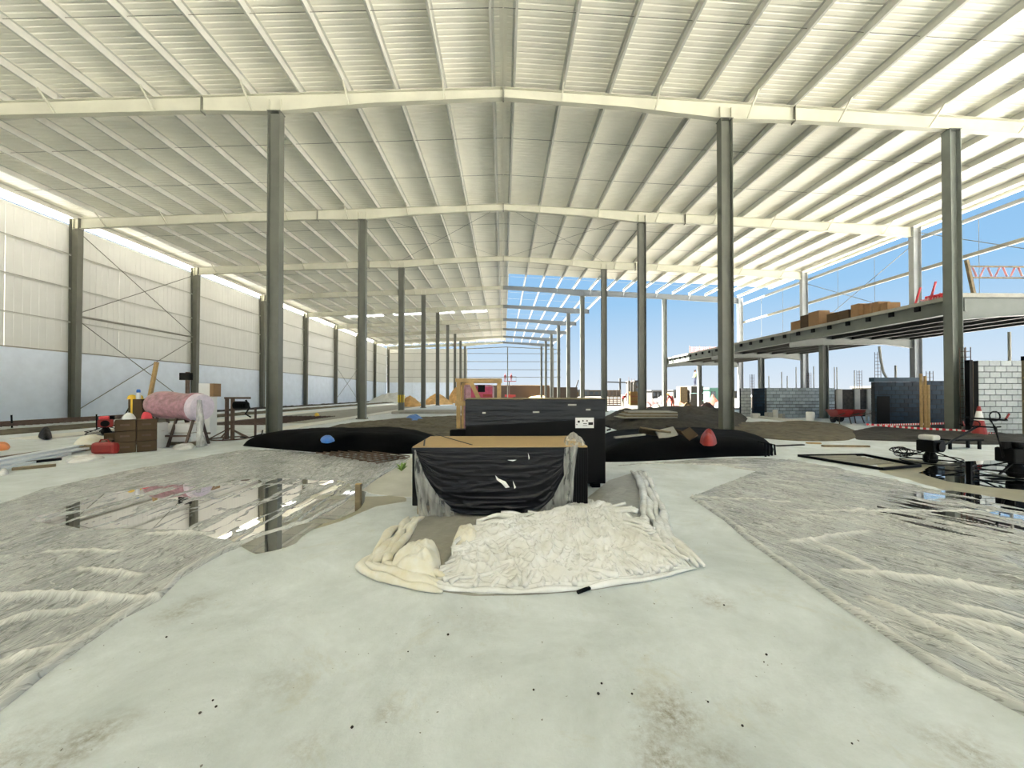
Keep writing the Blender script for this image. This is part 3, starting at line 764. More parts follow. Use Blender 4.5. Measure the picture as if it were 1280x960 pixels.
# ================================================================== GROUND COVERS
def wrinkle(X, Y, ang, seed, f=1.0):
    ca, sa = math.cos(ang), math.sin(ang); s = X * ca + Y * sa; t = -X * sa + Y * ca
    t = t + .35 * fbm(s * .8, t * .8, seed + 5) + .10 * fbm(s * 2.5, t * 2.5, seed + 6)
    a = ridged(s * .7 * f, t * 3.6 * f, seed, 7); b = ridged(s * 1.5 * f, t * 8 * f, seed + 1, 5); c = ridged(s * 3.2 * f, t * 17 * f, seed + 2, 3)
    return .55 * a + .38 * b + .26 * c
def ground_sheet(name, inner, outer, ang, folds, seed, nu, nv, label, dry, zb=.006, amp=.034, edge_roll=.02):
    A = [gnd(*p) for p in inner]; B = [gnd(*p) for p in outer]
    X, Y = patch(A, B, nu, nv)
    wig = .05 * (fbm(X * 1.3, Y * 1.3, seed + 9) - .5); X = X + wig; Y = Y + wig * .6
    wr_ = wrinkle(X, Y, ang, seed); d = fbm(X * .5, Y * .5, seed + 31, 3)
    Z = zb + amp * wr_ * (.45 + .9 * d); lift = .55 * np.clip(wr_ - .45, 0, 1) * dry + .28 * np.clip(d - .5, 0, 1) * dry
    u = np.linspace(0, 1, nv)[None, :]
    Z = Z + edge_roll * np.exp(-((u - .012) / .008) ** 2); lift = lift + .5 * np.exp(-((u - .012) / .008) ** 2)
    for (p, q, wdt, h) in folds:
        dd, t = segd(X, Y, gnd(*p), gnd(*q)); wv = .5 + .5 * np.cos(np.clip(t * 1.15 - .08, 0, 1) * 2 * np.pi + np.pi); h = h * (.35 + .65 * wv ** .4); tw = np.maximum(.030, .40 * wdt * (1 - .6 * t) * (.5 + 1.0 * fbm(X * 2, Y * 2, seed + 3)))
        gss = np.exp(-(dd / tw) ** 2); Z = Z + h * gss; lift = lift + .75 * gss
    Z[:, 0] = .001; Z[:, -1] = .001; Z[0] = .001; Z[-1] = .001
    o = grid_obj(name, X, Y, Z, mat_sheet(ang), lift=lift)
    return tag(o, label, 'plastic sheet', 'curing sheets on the slab')
L_in = [(-400, 1180), (-90, 960), (0, 888), (60, 843), (110, 806), (160, 772), (203, 750), (226, 724), (280, 692), (330, 672), (385, 655), (430, 628), (470, 600), (512, 574)]
L_out = [(-650, 800), (-260, 700), (-120, 668), (0, 630), (60, 610), (120, 597), (180, 585), (225, 577), (265, 570), (300, 563), (345, 563), (400, 567), (450, 569), (505, 570)]
gl_, gr_ = gnd(0, 888), gnd(330, 672)
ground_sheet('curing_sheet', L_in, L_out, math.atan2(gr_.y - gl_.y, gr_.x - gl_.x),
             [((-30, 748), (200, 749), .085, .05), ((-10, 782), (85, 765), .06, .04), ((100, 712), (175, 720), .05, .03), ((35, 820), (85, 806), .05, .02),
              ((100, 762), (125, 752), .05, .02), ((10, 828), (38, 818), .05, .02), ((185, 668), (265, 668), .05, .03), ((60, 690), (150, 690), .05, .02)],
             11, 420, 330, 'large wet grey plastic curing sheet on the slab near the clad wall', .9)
R_in = [(862, 622), (905, 650), (932, 674), (960, 695), (1010, 730), (1060, 765), (1110, 800), (1170, 840), (1230, 870), (1290, 902), (1400, 955), (1750, 1080)]
R_out = [(985, 574), (1040, 584), (1080, 594), (1120, 601), (1160, 611), (1200, 620), (1240, 629), (1290, 640), (1340, 652), (1400, 668), (1520, 700), (1950, 800)]
a_, b_ = gnd(862, 622), gnd(1230, 870)
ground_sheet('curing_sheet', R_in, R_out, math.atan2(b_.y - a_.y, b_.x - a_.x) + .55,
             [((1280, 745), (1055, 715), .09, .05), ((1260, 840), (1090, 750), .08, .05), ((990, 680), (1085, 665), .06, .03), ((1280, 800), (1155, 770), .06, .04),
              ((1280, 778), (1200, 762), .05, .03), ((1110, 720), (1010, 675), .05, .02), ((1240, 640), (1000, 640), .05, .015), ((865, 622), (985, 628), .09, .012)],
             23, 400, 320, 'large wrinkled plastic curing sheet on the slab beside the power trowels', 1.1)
# white dry sheet between the boxes and the steel frame
W_in = [(770, 583), (800, 580), (850, 580), (900, 582), (950, 590), (985, 605)]
W_out = [(880, 574), (905, 574), (930, 573), (955, 573), (975, 574), (990, 575)]
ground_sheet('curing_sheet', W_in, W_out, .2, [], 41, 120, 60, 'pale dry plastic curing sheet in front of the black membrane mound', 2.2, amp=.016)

def puddle(px, z, label, seed):
    P = [gnd(*p, z) for p in px]; cx = sum(p.x for p in P) / len(P); cy = sum(p.y for p in P) / len(P)
    O = resample(P + [P[0]], 90); r = 1 + .10 * (fbm(O[:, 0] * 2, O[:, 1] * 2, seed) - .5) * 2
    mb = MB().add([(cx + (a - cx) * k, cy + (b - cy) * k, z) for (a, b), k in zip(O[:-1], r)], [tuple(range(89))])
    return tag(obj('puddle', mb, 'water'), label, 'puddle', 'puddles on the slab')
puddle([(40, 650), (110, 622), (180, 607), (330, 598), (425, 600), (455, 612), (440, 640), (400, 656), (352, 686), (318, 690), (290, 676), (235, 660), (120, 662)], .0145,
       'shallow puddle mirroring a column on the sheet by the wooden stub', 3)
puddle([(1090, 642), (1110, 612), (1190, 613), (1300, 630), (1340, 690), (1200, 668)], .0150, 'wide puddle on the plastic sheet mirroring sky and columns', 5)
puddle([(1150, 591), (1165, 582), (1200, 577), (1300, 572), (1380, 590), (1360, 622), (1260, 611), (1190, 602)], .0015, 'dark puddle on bare slab under the power trowels', 7)

# wet darker slab around the wooden stub
def slab_patch(name, px, mat, z, label, cat, seed, amp=.1):
    P = [gnd(*p) for p in px]; cx = sum(p.x for p in P) / len(P); cy = sum(p.y for p in P) / len(P)
    O = resample(P + [P[0]], 120); r = 1 + amp * (fbm(O[:, 0] * 2.5, O[:, 1] * 2.5, seed) - .5) * 2
    mb = MB().prism([(cx + (a - cx) * k, cy + (b - cy) * k) for (a, b), k in zip(O[:-1], r)], -.002, z)
    return tag(obj(name, mb, mat), label, cat)
M['wet'] = pm('wet_concrete', (0.36, 0.34, 0.25), 0.35, var=.15, vscale=3)
slab_patch('wet_patch', [(330, 688), (350, 664), (400, 645), (440, 622), (505, 618), (510, 626), (470, 633), (430, 650), (385, 664)], 'wet', .0012, 'damp brown slab stain around the wooden stub', 'stain', 4)
slab_patch('grout_patch', [(460, 592), (490, 578), (515, 573), (516, 622), (480, 620), (447, 612)], 'conc', .006, 'raw broken concrete patch beside the front black crate', 'concrete', 9)
slab_patch('damp_patch', [(1090, 572), (1160, 575), (1230, 600), (1290, 610), (1290, 640), (1160, 606), (1100, 590)], 'wet', .0010, 'damp brown slab strip under the power trowels', 'stain', 14)

# crumpled sheet in front of the crates
cs = thing('crumpled_sheet', gnd(660, 700), 'crumpled white polythene dust sheet heaped in front of black crate', 'plastic sheet')
out0 = [gnd(*p) for p in ((459, 714), (480, 692), (505, 662), (518, 646), (560, 640), (640, 636), (730, 626), (762, 600), (800, 588), (812, 620), (826, 660), (850, 692), (868, 712), (800, 728), (740, 738), (660, 744), (590, 745), (540, 738), (495, 726))]
c0 = gnd(660, 690); X, Y, r = polar(c0.x, c0.y, out0, 60, 240)
Z = .006 + .02 * wrinkle(X, Y, 1.2, 51, 1.5) * (1 - r ** 6); Z[:, -1] = .0
grid_obj('flat_sheet', X, Y, Z, 'polygrey', cs)
out1 = [gnd(*p) for p in ((553, 716), (560, 700), (582, 676), (596, 660), (650, 652), (700, 640), (738, 630), (772, 634), (792, 648), (812, 668), (838, 690), (866, 711), (800, 726), (740, 736), (670, 742), (600, 744), (560, 738), (540, 728))]
c1 = gnd(668, 690); X, Y, r = polar(c1.x, c1.y, out1, 170, 700)
ap = gnd(735, 648)
def fan_at(apx, nf, warp, seed, p):
    dx, dy = X - apx.x, Y - apx.y; t_ = np.arctan2(dy, dx); q = np.hypot(dx, dy)
    return ridged(t_ * nf + warp * fbm(X * 2.4, Y * 2.4, seed), q * 1.4 + 3.3, seed + 1, p)
wx = X + .10 * (fbm(X * 3, Y * 3, 61) - .5); wy = Y + .10 * (fbm(X * 3, Y * 3, 62) - .5)
lrg = fbm(wx * 2.0, wy * 2.0, 65, 3)
def heap_h(X_, Y_):
    bk = np.clip((Y_ - gnd(660, 735).y) / 1.4, 0, 1); wx_ = X_ + .10 * (fbm(X_ * 3, Y_ * 3, 61) - .5); wy_ = Y_ + .10 * (fbm(X_ * 3, Y_ * 3, 62) - .5)
    return .012 + (.03 + .11 * bk) * fbm(wx_ * 2.4, wy_ * 2.4, 65, 3)
f1 = fan_at(ap, 5.0, 2.2, 63, 3); f2 = fan_at(ap, 13.0, 3.5, 73, 3); f3 = fan_at(gnd(600, 655), 12.0, 3.0, 83, 4)
env = np.clip(1 - r ** 9, 0, 1)
cr1 = np.abs(2 * vnoise(wx * 6 + 5 * wy, wy * 3 - 2.2 * wx, 66) - 1); cr2 = np.abs(2 * vnoise(wx * 13 - 8 * wy, wy * 7 + 4 * wx, 67) - 1)
Z = .004 + env * (heap_h(X, Y) + .028 * f1 + .030 * f2 + .020 * f3 + .030 * (1 - cr1) ** 3 + .014 * (1 - cr2) ** 3)
Z[:, -1] = .002
grid_obj('heap', X, Y, Z, 'poly', cs)
def inside(px_, py_, poly):
    c_ = False; j_ = len(poly) - 1
    for i_ in range(len(poly)):
        if (poly[i_].y > py_) != (poly[j_].y > py_) and px_ < (poly[j_].x - poly[i_].x) * (py_ - poly[i_].y) / (poly[j_].y - poly[i_].y) + poly[i_].x: c_ = not c_
        j_ = i_
    return c_
rnd_ = random.Random(77); made = 0; fold_groups = [MB()]; ap2 = gnd(590, 662)
while made < 150:
    x_ = rnd_.uniform(-1.1, 1.5); y_ = rnd_.uniform(2.7, 5.2)
    if not inside(x_, y_, out1): continue
    apx = ap if rnd_.random() < .75 else ap2
    an = math.atan2(y_ - apx.y, x_ - apx.x) + rnd_.gauss(0, .38); ln = rnd_.uniform(.22, .85); bend = rnd_.gauss(0, 1.0); rad = rnd_.uniform(.010, .026) * (.7 + .4 * ln / .5)
    pts = []; rs_ = []; cx_, cy_ = x_, y_; nseg = 16; ok_ = True
    for j_ in range(nseg + 1):
        f_ = j_ / nseg
        if not inside(cx_, cy_, out1): ok_ = j_ > 4; break
        rr_ = rad * (math.sin(math.pi * min(1, max(0, f_))) ** .6 * .9 + .1)
        pts.append((cx_, cy_, float(heap_h(np.array(cx_), np.array(cy_))) + -rr_ * .30 + .024)); rs_.append(rr_)
        aa = an + bend * (f_ - .5) + .5 * (float(vnoise(f_ * 3, made * 1.7, 5)) - .5)
        cx_ += math.cos(aa) * ln / nseg; cy_ += math.sin(aa) * ln / nseg
    if not ok_ or len(pts) < 5: continue
    fold_groups[0].tube(pts, rs_, 8); made += 1
for fg in fold_groups: tag(obj('folds', fg, 'poly', cs, smooth=True), kind='stuff')
def strands(name, px, nst, rad, seed, mat='poly'):
    random.seed(seed); P = [gnd(*p) for p in px]; Q = resample(P, 36)
    for i in range(nst):
        off = (i - (nst - 1) / 2) * rad * 1.15; pts = []; rs = []
        for j, (x, y) in enumerate(Q):
            d = Q[min(j + 1, 35)] - Q[max(j - 1, 0)]; d = d / (np.hypot(*d) + 1e-9)
            wob = off * (.55 + .9 * float(vnoise(j * .23, i * 3.1, seed))) + .05 * (float(vnoise(j * .3, i * 7.7 + 2, seed + 4)) - .5)
            rr = rad * (.45 + .75 * float(vnoise(j * .5, i * 5.3, seed + 8))) * min(1, .25 + min(j, 35 - j) / 4)
            pts.append((x - d[1] * wob, y + d[0] * wob, rr * .75 + .01)); rs.append(rr)
        obj(name, MB().tube(pts, rs, 9), mat, cs, smooth=True)
strands('rolled_edge', [(519, 648), (505, 664), (492, 680), (480, 695), (463, 711), (480, 718), (520, 729), (560, 736)], 4, .042, 5, 'polybeige')
strands('rolled_edge', [(797, 590), (803, 604), (812, 626), (818, 650), (828, 676), (845, 694), (866, 711)], 4, .05, 9)
strands('front_fold', [(500, 728), (560, 738), (640, 742), (740, 735), (810, 724), (868, 711)], 2, .024, 15, 'poly')
mound('beige_bundle', [gnd(*p) for p in ((486, 716), (495, 700), (512, 690), (535, 686), (550, 696), (552, 712), (545, 728), (520, 731), (495, 726))], .17, 'polybeige', 8, 34, 110, .5, 8.0, 3.0, .012, cs)
mound('beige_bundle', [gnd(*p) for p in ((565, 684), (572, 672), (590, 668), (600, 676), (594, 690), (575, 692))], .13, 'polybeige', 18, 26, 80, .5, 9.0, 3.0, .03, cs)
a, b = gnd(722, 741, .012), gnd(757, 727, .03)
tag(obj('black_pipe', MB().cyl(a + Vector((0, 0, .004)), b, .014, n=8), 'machine'), 'short black pipe lying at the front edge of the dust sheet', 'pipe')

# ================================================================== BLACK CRATES
YA = 4.60
def PA(px, py, Y=YA): return onY(px, py, Y)
xa0, xa1 = PA(515, 600).x, PA(735, 600).x; za0, za1 = PA(600, 632).z, PA(600, 558).z; dA = 1.12
ca = thing('black_crate', ((xa0 + xa1) / 2, YA + dA / 2, 0), 'low black film-wrapped crate with bare cardboard top and draped clear film', 'crate')
obj('body', MB().box(xa0, xa1, YA, YA + dA, za0, za1 - .02), 'boxmatte', ca, bevel=.012)
obj('cardboard_top', MB().box(xa0 + .004, xa1 - .004, YA + .004, YA + dA, za1 - .018, za1), 'cardtop', ca, bevel=.004)
for x in (xa0 + .05, (xa0 + xa1) / 2 - .06, xa1 - .17):
    for y in (YA + .06, YA + dA - .2): obj('foot', MB().box(x, x + .12, y, y + .14, 0, za0), 'woodd', ca)
for (p, q) in (((545, 543), (590, 556)), ((531, 549), (530, 557))):
    a, b = gnd(p[0], p[1], za1 + .003), gnd(q[0], q[1], za1 + .003); obj('strap', MB().bar(a, b, .02, .005), 'machine', ca)
rb = MB()
for i in range(7):
    x = xa1 - .02 - i * .028; rb.box(x - .009, x + .009, YA - .008, YA + .002, za0 + .02, za1 - .05)
obj('ribbed_panel', rb, 'boxmatte', ca)
obj('top_edge_film', MB().box(xa0 - .004, xa1 - .11, YA - .016, YA - .002, za1 - .085, za1 - .012), 'boxfilmb', ca, bevel=.004)
# hanging film sheet: belly shape in front of the crate, reaching the floor
nu, nv = 90, 60; u = np.linspace(0, 1, nu)[:, None]; v = np.linspace(0, 1, nv)[None, :]
xl, xr = PA(518, 600).x, PA(717, 600).x
top = za1 - .05
edge = .030 + (top - .030) * np.clip(np.abs(2 * u - 1) * 1.02 - .02, 0, 1) ** 4.2     # lower hem of the dark film (scoop)
X = xl + (xr - xl) * u + 0 * v; Z = top + (edge - top) * v
Yg = YA - .02 - .05 * np.sin(math.pi * u) * v - .012 * (ridged(u * 3 + v * 4, v * 14, 81, 2) + .6 * ridged(u * 9 - v * 4, v * 5 + u * 6, 82, 2)) * (v ** .4)
grid_obj('front_film', X, Yg, Z, 'boxfilm', ca)
def drape(pts_a, pts_b, name, seed):
    A = param([(PA(*p, YA - .035).x, PA(*p, YA - .035).z) for p in pts_a], 40); B = param([(PA(*p, YA - .05).x, PA(*p, YA - .05).z) for p in pts_b], 40)
    v = np.linspace(0, 1, 16)[None, :, None]; G = A[:, None] * (1 - v) + B[:, None] * v
    Yd = YA - .05 - .05 * ridged(np.linspace(0, 1, 16)[None, :] * 3.2 + 0 * G[..., 0], G[..., 1] * 1.5, seed, 2) - .01
    grid_obj(name, G[..., 0], Yd, np.maximum(G[..., 1], .02), 'film', ca)
drape([(519, 562), (519, 590), (521, 615), (524, 645)], [(520, 562), (531, 592), (550, 621), (578, 647)], 'film_drape', 91)
drape([(520, 575), (521, 600), (523, 620), (526, 645)], [(521, 575), (525, 600), (530, 622), (539, 646)], 'film_drape', 92)
drape([(719, 562), (717, 585), (716, 610), (713, 640)], [(716, 560), (706, 590), (690, 622), (668, 644)], 'film_drape', 93)
drape([(722, 555), (719, 575), (716, 600), (713, 625)], [(705, 560), (704, 580), (705, 600), (706, 625)], 'film_drape', 94)
bm_ = mound('film_bunch', [(xa1 - .26, YA + .02), (xa1 - .22, YA + .5), (xa1 - .1, YA + .55), (xa1 - .03, YA + .3), (xa1 - .0, YA + .02), (xa1 - .12, YA - .01)], .11, 'film', 17, 20, 60, .6, 9, 1.6, za1 + .012, ca)
for i, pts in enumerate((((609, 594), (613, 598), (622, 602), (627, 609), (622, 610), (617, 604), (611, 600)), ((634, 575), (646, 574.6), (641, 576.6)), ((660, 566), (662, 572), (661, 575)), ((641, 601), (645, 609), (643, 611)))):
    k0 = [PA(px + (10 if i == 0 else 0), py, YA - .095) for px, py in pts]
    t_ = MB().add([(p.x, YA - .092 - .008 * (j % 2), p.z) for j, p in enumerate(k0)], [tuple(range(len(k0)))])
    obj('torn_film', t_, 'poly', ca)

YBX = 5.86
xb0, xb1 = onY(582, 560, YBX).x, onY(757, 560, YBX).x; zb1 = onY(660, 498, YBX).z; zb0 = .07
cb = thing('black_crate', ((xb0 + xb1) / 2, YBX + .5, 0), 'tall black crate with blue-black film band and white label', 'crate')
obj('body', MB().box(xb0, xb1, YBX, YBX + 1.05, zb0, zb1 - .012), 'boxmatte', cb, bevel=.012)
zl, zr_ = onY(582, 533, YBX).z, onY(754, 523, YBX).z
bd = MB(); yy = YBX - .012
vs = [(xb0 - .006, yy, zl), (xb1 - .01, yy, zr_), (xb1 - .01, yy, zb1 - .02), (xb0 - .006, yy, zb1 - .02)]
bd.add(vs + [(x, YBX - .001, z) for x, _, z in vs], [(0, 1, 2, 3), (7, 6, 5, 4), (0, 4, 5, 1), (1, 5, 6, 2), (2, 6, 7, 3), (3, 7, 4, 0)])
obj('film_band', bd, 'boxfilmb', cb)
obj('top_board', MB().box(xb0 - .01, xb1 + .01, YBX - .015, YBX + 1.06, zb1 - .012, zb1), 'woodd', cb)
for x in (xb0 + .05, xb1 - .2):
    for y in (YBX + .05, YBX + .8): obj('foot', MB().box(x, x + .13, y, y + .13, 0, zb0), 'boxmatte', cb)
l0, l1 = onY(719, 535, YBX), onY(742, 522, YBX)
lb = obj('shipping_label', MB().box(l0.x, l1.x, YBX - .018, YBX - .0135, l0.z, l1.z), 'white', cb)
lw, lh = l1.x - l0.x, l1.z - l0.z
def mark(fx0, fx1, fz0, fz1): return obj('print_mark', MB().box(l0.x + lw * fx0, l0.x + lw * fx1, YBX - .0205, YBX - .0182, l0.z + lh * fz0, l0.z + lh * fz1), 'machine', lb)
mark(.12, .24, .52, .72); mark(.05, .10, .30, .38); mark(.38, .44, .62, .78); mark(.60, .66, .62, .78); mark(.42, .62, .40, .46); mark(.70, .95, .30, .56); mark(.40, .64, .22, .26)
for (px, py, w_) in ((670, 535 - 20, .10), (605, 516, .05), (735, 512, .07), (715, 506, .13)):
    p = onY(px, py, YBX); obj('tape_patch', MB().box(p.x - w_ / 2, p.x + w_ / 2, YBX - .016, YBX - .0125, p.z - .012, p.z + .012), 'concgrey', cb)
obj('strap_end', MB().tube([(xb1 + .0, YBX + .02, zb1 - .42), (xb1 + .06, YBX, zb1 - .44), (xb1 + .08, YBX, zb1 - .47), (xb1 + .02, YBX, zb1 - .49)], .014, 6), 'machine', cb)

# open wooden crate behind
YC = 7.6
xc0, xc1 = onY(570.5, 500, YC).x, onY(626, 500, YC).x; zc = onY(600, 473, YC).z
cc = thing('wooden_crate', ((xc0 + xc1) / 2, YC + .45, 0), 'open timber frame crate holding a pink-wrapped red machine', 'crate')
pw = .075
for x in (xc0, xc1 - pw):
    for y in (YC, YC + .9): obj('post', MB().box(x, x + pw, y, y + pw, 0, zc - .07), 'wood', cc)
for y in (YC - .02, YC + .9): obj('top_rail', MB().box(xc0 - .02, xc1 + .02, y, y + .09, zc - .07, zc), 'wood', cc)
for x in (xc0, xc1 - pw): obj('side_rail', MB().box(x, x + pw, YC + .07, YC + .9, zc - .07, zc), 'wood', cc)
zm = onY(600, 504, YC).z
obj('middle_rail', MB().box(xc0 - .02, xc1 + .02, YC - .03, YC, zm - .05, zm + .05), 'wood', cc)
obj('diagonal_brace', MB().bar((xc0 + .28, YC - .01, zc - .06), (xc0 + .46, YC - .01, zm + .05), .08, .03, (0, 1, 0)), 'wood', cc)
obj('base_board', MB().box(xc0, xc1, YC, YC + .97, 0.0, .1), 'woodd', cc)
mcn = obj('wrapped_machine', MB().box(xc0 + .13, xc1 - .15, YC + .1, YC + .85, .12, zc - .12), 'pink', cc, bevel=.05)
rp_ = onY(590, 485, YC + .08)
obj('red_panel', MB().box(rp_.x - .02, xc1 - .17, YC + .075, YC + .098, zm + .1, zc - .16), pm('crimson_film', (.45, .03, .10), .35, var=.3, vscale=9), mcn)
obj('screen', MB().box(rp_.x + .12, rp_.x + .26, YC + .06, YC + .074, zm + .22, zm + .36), 'machine', mcn)
obj('red_tray', MB().box(rp_.x + .22, rp_.x + .4, YC + .05, YC + .073, zm + .13, zm + .18), 'red', mcn)
lx = onY(569, 540, 7.2)
tag(obj('black_bin', MB().prism([(lx.x - .1, 7.15), (lx.x + .28, 7.15), (lx.x + .28, 7.45), (lx.x - .1, 7.45)], 0, .78), 'machine', bevel=.03), 'small black bin standing at the foot of the timber crate', 'bin')

# ================================================================== MID GROUND: soil, membrane, steel mesh
def soil(name, px, mat, h, label, seed, nr=30, na=120, rough=.6, freq=1.2, flat=6, smooth=True):
    o = mound(name, [gnd(*p) for p in px], h, mat, seed, nr, na, rough, freq, flat, 0.0, None, smooth)
    return tag(o, label, 'soil', kind='stuff')
soil('soil_bed', [(385, 543), (420, 532), (450, 529), (500, 524), (575, 520), (640, 522), (640, 545), (520, 549), (440, 548)], 'dirt', .14, 'brown gritty soil bed behind the black membrane', 2, 40, 160, .7, 1.6)
soil('soil_bed', [(757, 533), (800, 528), (880, 527), (940, 529), (1010, 527), (1050, 530), (1070, 538), (1075, 546), (1060, 551), (1020, 552), (985, 551), (930, 546), (820, 545)], 'dirt', .10, 'trampled brown soil strip in front of the grey block wall', 5, 40, 200, .8, 1.4)
soil('rubble_strip', [(1062, 540), (1090, 534), (1150, 533), (1230, 537), (1300, 546), (1300, 556), (1220, 556), (1130, 552), (1070, 550)], 'dirtdark', .10, 'dark rubble strip along the dark blue block walls', 6, 40, 200, .9, 2.2)
soil('soil_bank', [(745, 529), (770, 519), (830, 517), (900, 519), (935, 523), (925, 538), (860, 541), (780, 541)], 'dirtdark', .62, 'dark soil bank behind the second black membrane mound', 9, 44, 200, .45, .8, 3.5)
def strip(name, a0, a1, b0, b1, h, mat, label, seed, nu=160, nv=24, rough=.9, kind='stuff', cat='soil'):
    X, Y = patch([a0, a1], [b0, b1], nu, nv); e = np.sin(np.pi * np.linspace(0, 1, nv))[None, :] ** .4
    Z = .004 + h * e * (1 - rough + 2 * rough * fbm(X * 1.7, Y * 1.7, seed)); Z[:, 0] = -.01; Z[:, -1] = -.01; Z[0] = -.01; Z[-1] = -.01
    return tag(grid_obj(name, X, Y, Z, mat), label, cat, kind=kind)
strip('soil_strip', (-19.2, 12), (-19.2, 62), (-17.4, 12), (-17.4, 62), .10, 'dirt', 'brown soil strip running along the white clad wall', 12)
strip('soil_strip', (-23.6, 13), (-23.6, 78), (-22.6, 13), (-22.6, 78), .12, 'dirtdark', 'dark backfill strip at the foot of the clad wall', 13)
M['strip'] = pm('pale_strip', (0.74, 0.74, 0.70), .8, var=.06, vscale=2)
for x0, x1, lab in ((-15.6, -14.4, 'wide raised pale concrete kerb strip between soil strip and inner columns'), (-9.3, -8.5, 'low pale concrete strip passing the inner column bases')):
    y0 = 12.5 if x0 < -10 else 14.5
    tag(obj('kerb_strip', MB().box(x0, x1, y0, 70, -.01, .05), 'strip', bevel=.01), lab, 'kerb')
tag(obj('screed_bay', MB().box(-14.2, -9.5, 19, 74, -.01, .012), 'concgrey'), 'grey unfinished screed bay between the two kerb strips', 'screed')

# black membrane mounds
bmL = mound('membrane_mound', [gnd(*p) for p in ((298, 557), (340, 561), (400, 566), (450, 567), (505, 568), (545, 566), (560, 555), (520, 547), (450, 547), (390, 547), (345, 550))], .42, 'black', 21, 26, 120, .12, 1.5, 5, .002)
tag(bmL, 'long low black membrane mound between the crates and the carton stack', 'membrane', 'black membrane mounds')
bmR = mound('membrane_mound', [gnd(*p) for p in ((745, 578), (800, 577), (856, 574), (905, 571), (965, 570), (968, 560), (940, 550), (880, 546), (800, 546), (745, 550))], .40, 'black', 23, 26, 120, .12, 1.5, 6, .002)
tag(bmR, 'broad black membrane mound on the mezzanine side of the crates', 'membrane', 'black membrane mounds')
for i, (px, h) in enumerate(((957, .33), (961, .30), (965, .27), (969, .24))):
    p = gnd(px, 571 - i * .7)
    t = thing('rebar_stub', p, 'bent black rebar stub at the end of the broad membrane mound', 'rebar', 'rebar stubs')
    obj('bar', MB().tube([p, p + Vector((0, .02, h)), p + Vector((-.12, .1, h + .01))], .022, 6), 'machine', t)
def mesh_mat(name, pa, pb, pc, pd, n1, n2, r, label, group, z=.03, mat='rebar'):
    a, b, c, d = [Vector((p[0], p[1], z)) for p in (pa, pb, pc, pd)]; t = thing(name, (a + b + c + d) / 4, label, 'rebar mesh', group)
    for i in range(n1):
        f_ = i / (n1 - 1); obj('bar', MB().cyl(a.lerp(b, f_), d.lerp(c, f_), r, n=5), mat, t)
    for i in range(n2):
        f_ = i / (n2 - 1); obj('cross_bar', MB().cyl(a.lerp(d, f_) + Vector((0, 0, 2 * r)), b.lerp(c, f_) + Vector((0, 0, 2 * r)), r, n=5), mat, t)
    return t
mesh_mat('rebar_mesh', gnd(395, 568), gnd(470, 581), gnd(512, 573), gnd(450, 565), 9, 7, .012, 'steel reinforcement mesh lying at the edge of the long membrane mound', 'reinforcement mesh')
p1, p2 = (-22.5, 15), (-19.6, 15)
mesh_mat('rebar_mesh', (-22.5, 14.5), (-22.5, 24.5), (-19.6, 24.5), (-19.6, 14.5), 42, 12, .016, 'long reinforcement mesh mat beside the white clad wall', 'reinforcement mesh', .16)
mesh_mat('rebar_mesh', (-13.6, 17.5), (-13.6, 24), (-10.4, 24), (-10.4, 17.5), 22, 12, .012, 'reinforcement mesh mat on the grey screed bay', 'reinforcement mesh', .05)
tag(mound('blue_tarp', [gnd(*p, .30) for p in ((400, 549), (406, 547), (416, 547), (419, 551), (410, 554), (402, 553))], .11, 'blue', 4, 14, 40, .5, 6, 1.8, .30), 'small crumpled blue tarp on the long membrane mound', 'tarp')
tag(mound('blue_tarp', [gnd(*p) for p in ((505, 525), (515, 523), (526, 523), (530, 526), (520, 529), (508, 528))], .22, 'blue', 6, 14, 40, .5, 3, 1.8, .05), 'blue tarp lying on the brown soil bed by a column', 'tarp')
# debris on the right mound
def plank(name, p, q, w_, h, mat, label, cat='plank', group=None):
    return tag(obj(name, MB().bar(p, q, w_, h), mat, bevel=.004), label, cat, group)
zz = .42
plank('plank', gnd(768, 547, zz), gnd(806, 543, zz + .06), .10, .04, 'concgrey', 'pale timber plank lying on the broad membrane mound')
for i, (px, py, mt, sz, wtxt) in enumerate(((818, 545, 'woodd', (.7, .35), 'brown board offcut leaning on the soil bank'), (833, 546, 'concgrey', (.45, .25), 'pale torn board on the broad membrane mound'), (847, 544, 'carddark', (.4, .35), 'brown carton flap on the broad membrane mound'),
                                            (862, 547, 'carddark', (.3, .22), 'dark folded carton beside the red bag'))):
    p = gnd(px, py, zz); a = random.uniform(0, 3); mb = MB()
    mb.obox(p + Vector((0, 0, .09)), (sz[0] / 2 * math.cos(a), sz[0] / 2 * math.sin(a), .05), (-sz[1] / 2 * math.sin(a), sz[1] / 2 * math.cos(a), .08), (0, 0, .015))
    tag(obj('board_scrap', mb, mt), wtxt, 'board')
rbg = mound('red_bag', [gnd(*p, .40) for p in ((874, 551), (880, 548), (890, 548), (897, 552), (892, 556), (880, 556))], .28, 'red', 8, 14, 40, .4, 4, 2.2, .38)
tag(rbg, 'slumped dark red bag on the broad membrane mound by the column', 'bag')
for i in range(5):
    z0 = .46 + i * .055
    tag(obj('plywood_sheet', MB().rbox(5.9 + i * .05, 15.9, z0, 2.2 - .08 * i, 1.2, .04, 4 - 3 * i), 'woodd' if i % 2 else 'concgrey'),
        ['lowest', 'second lowest', 'middle', 'second highest', 'topmost'][i] + ' weathered plywood sheet of the stack on the soil bank', 'plywood', 'plywood stack on the soil bank')
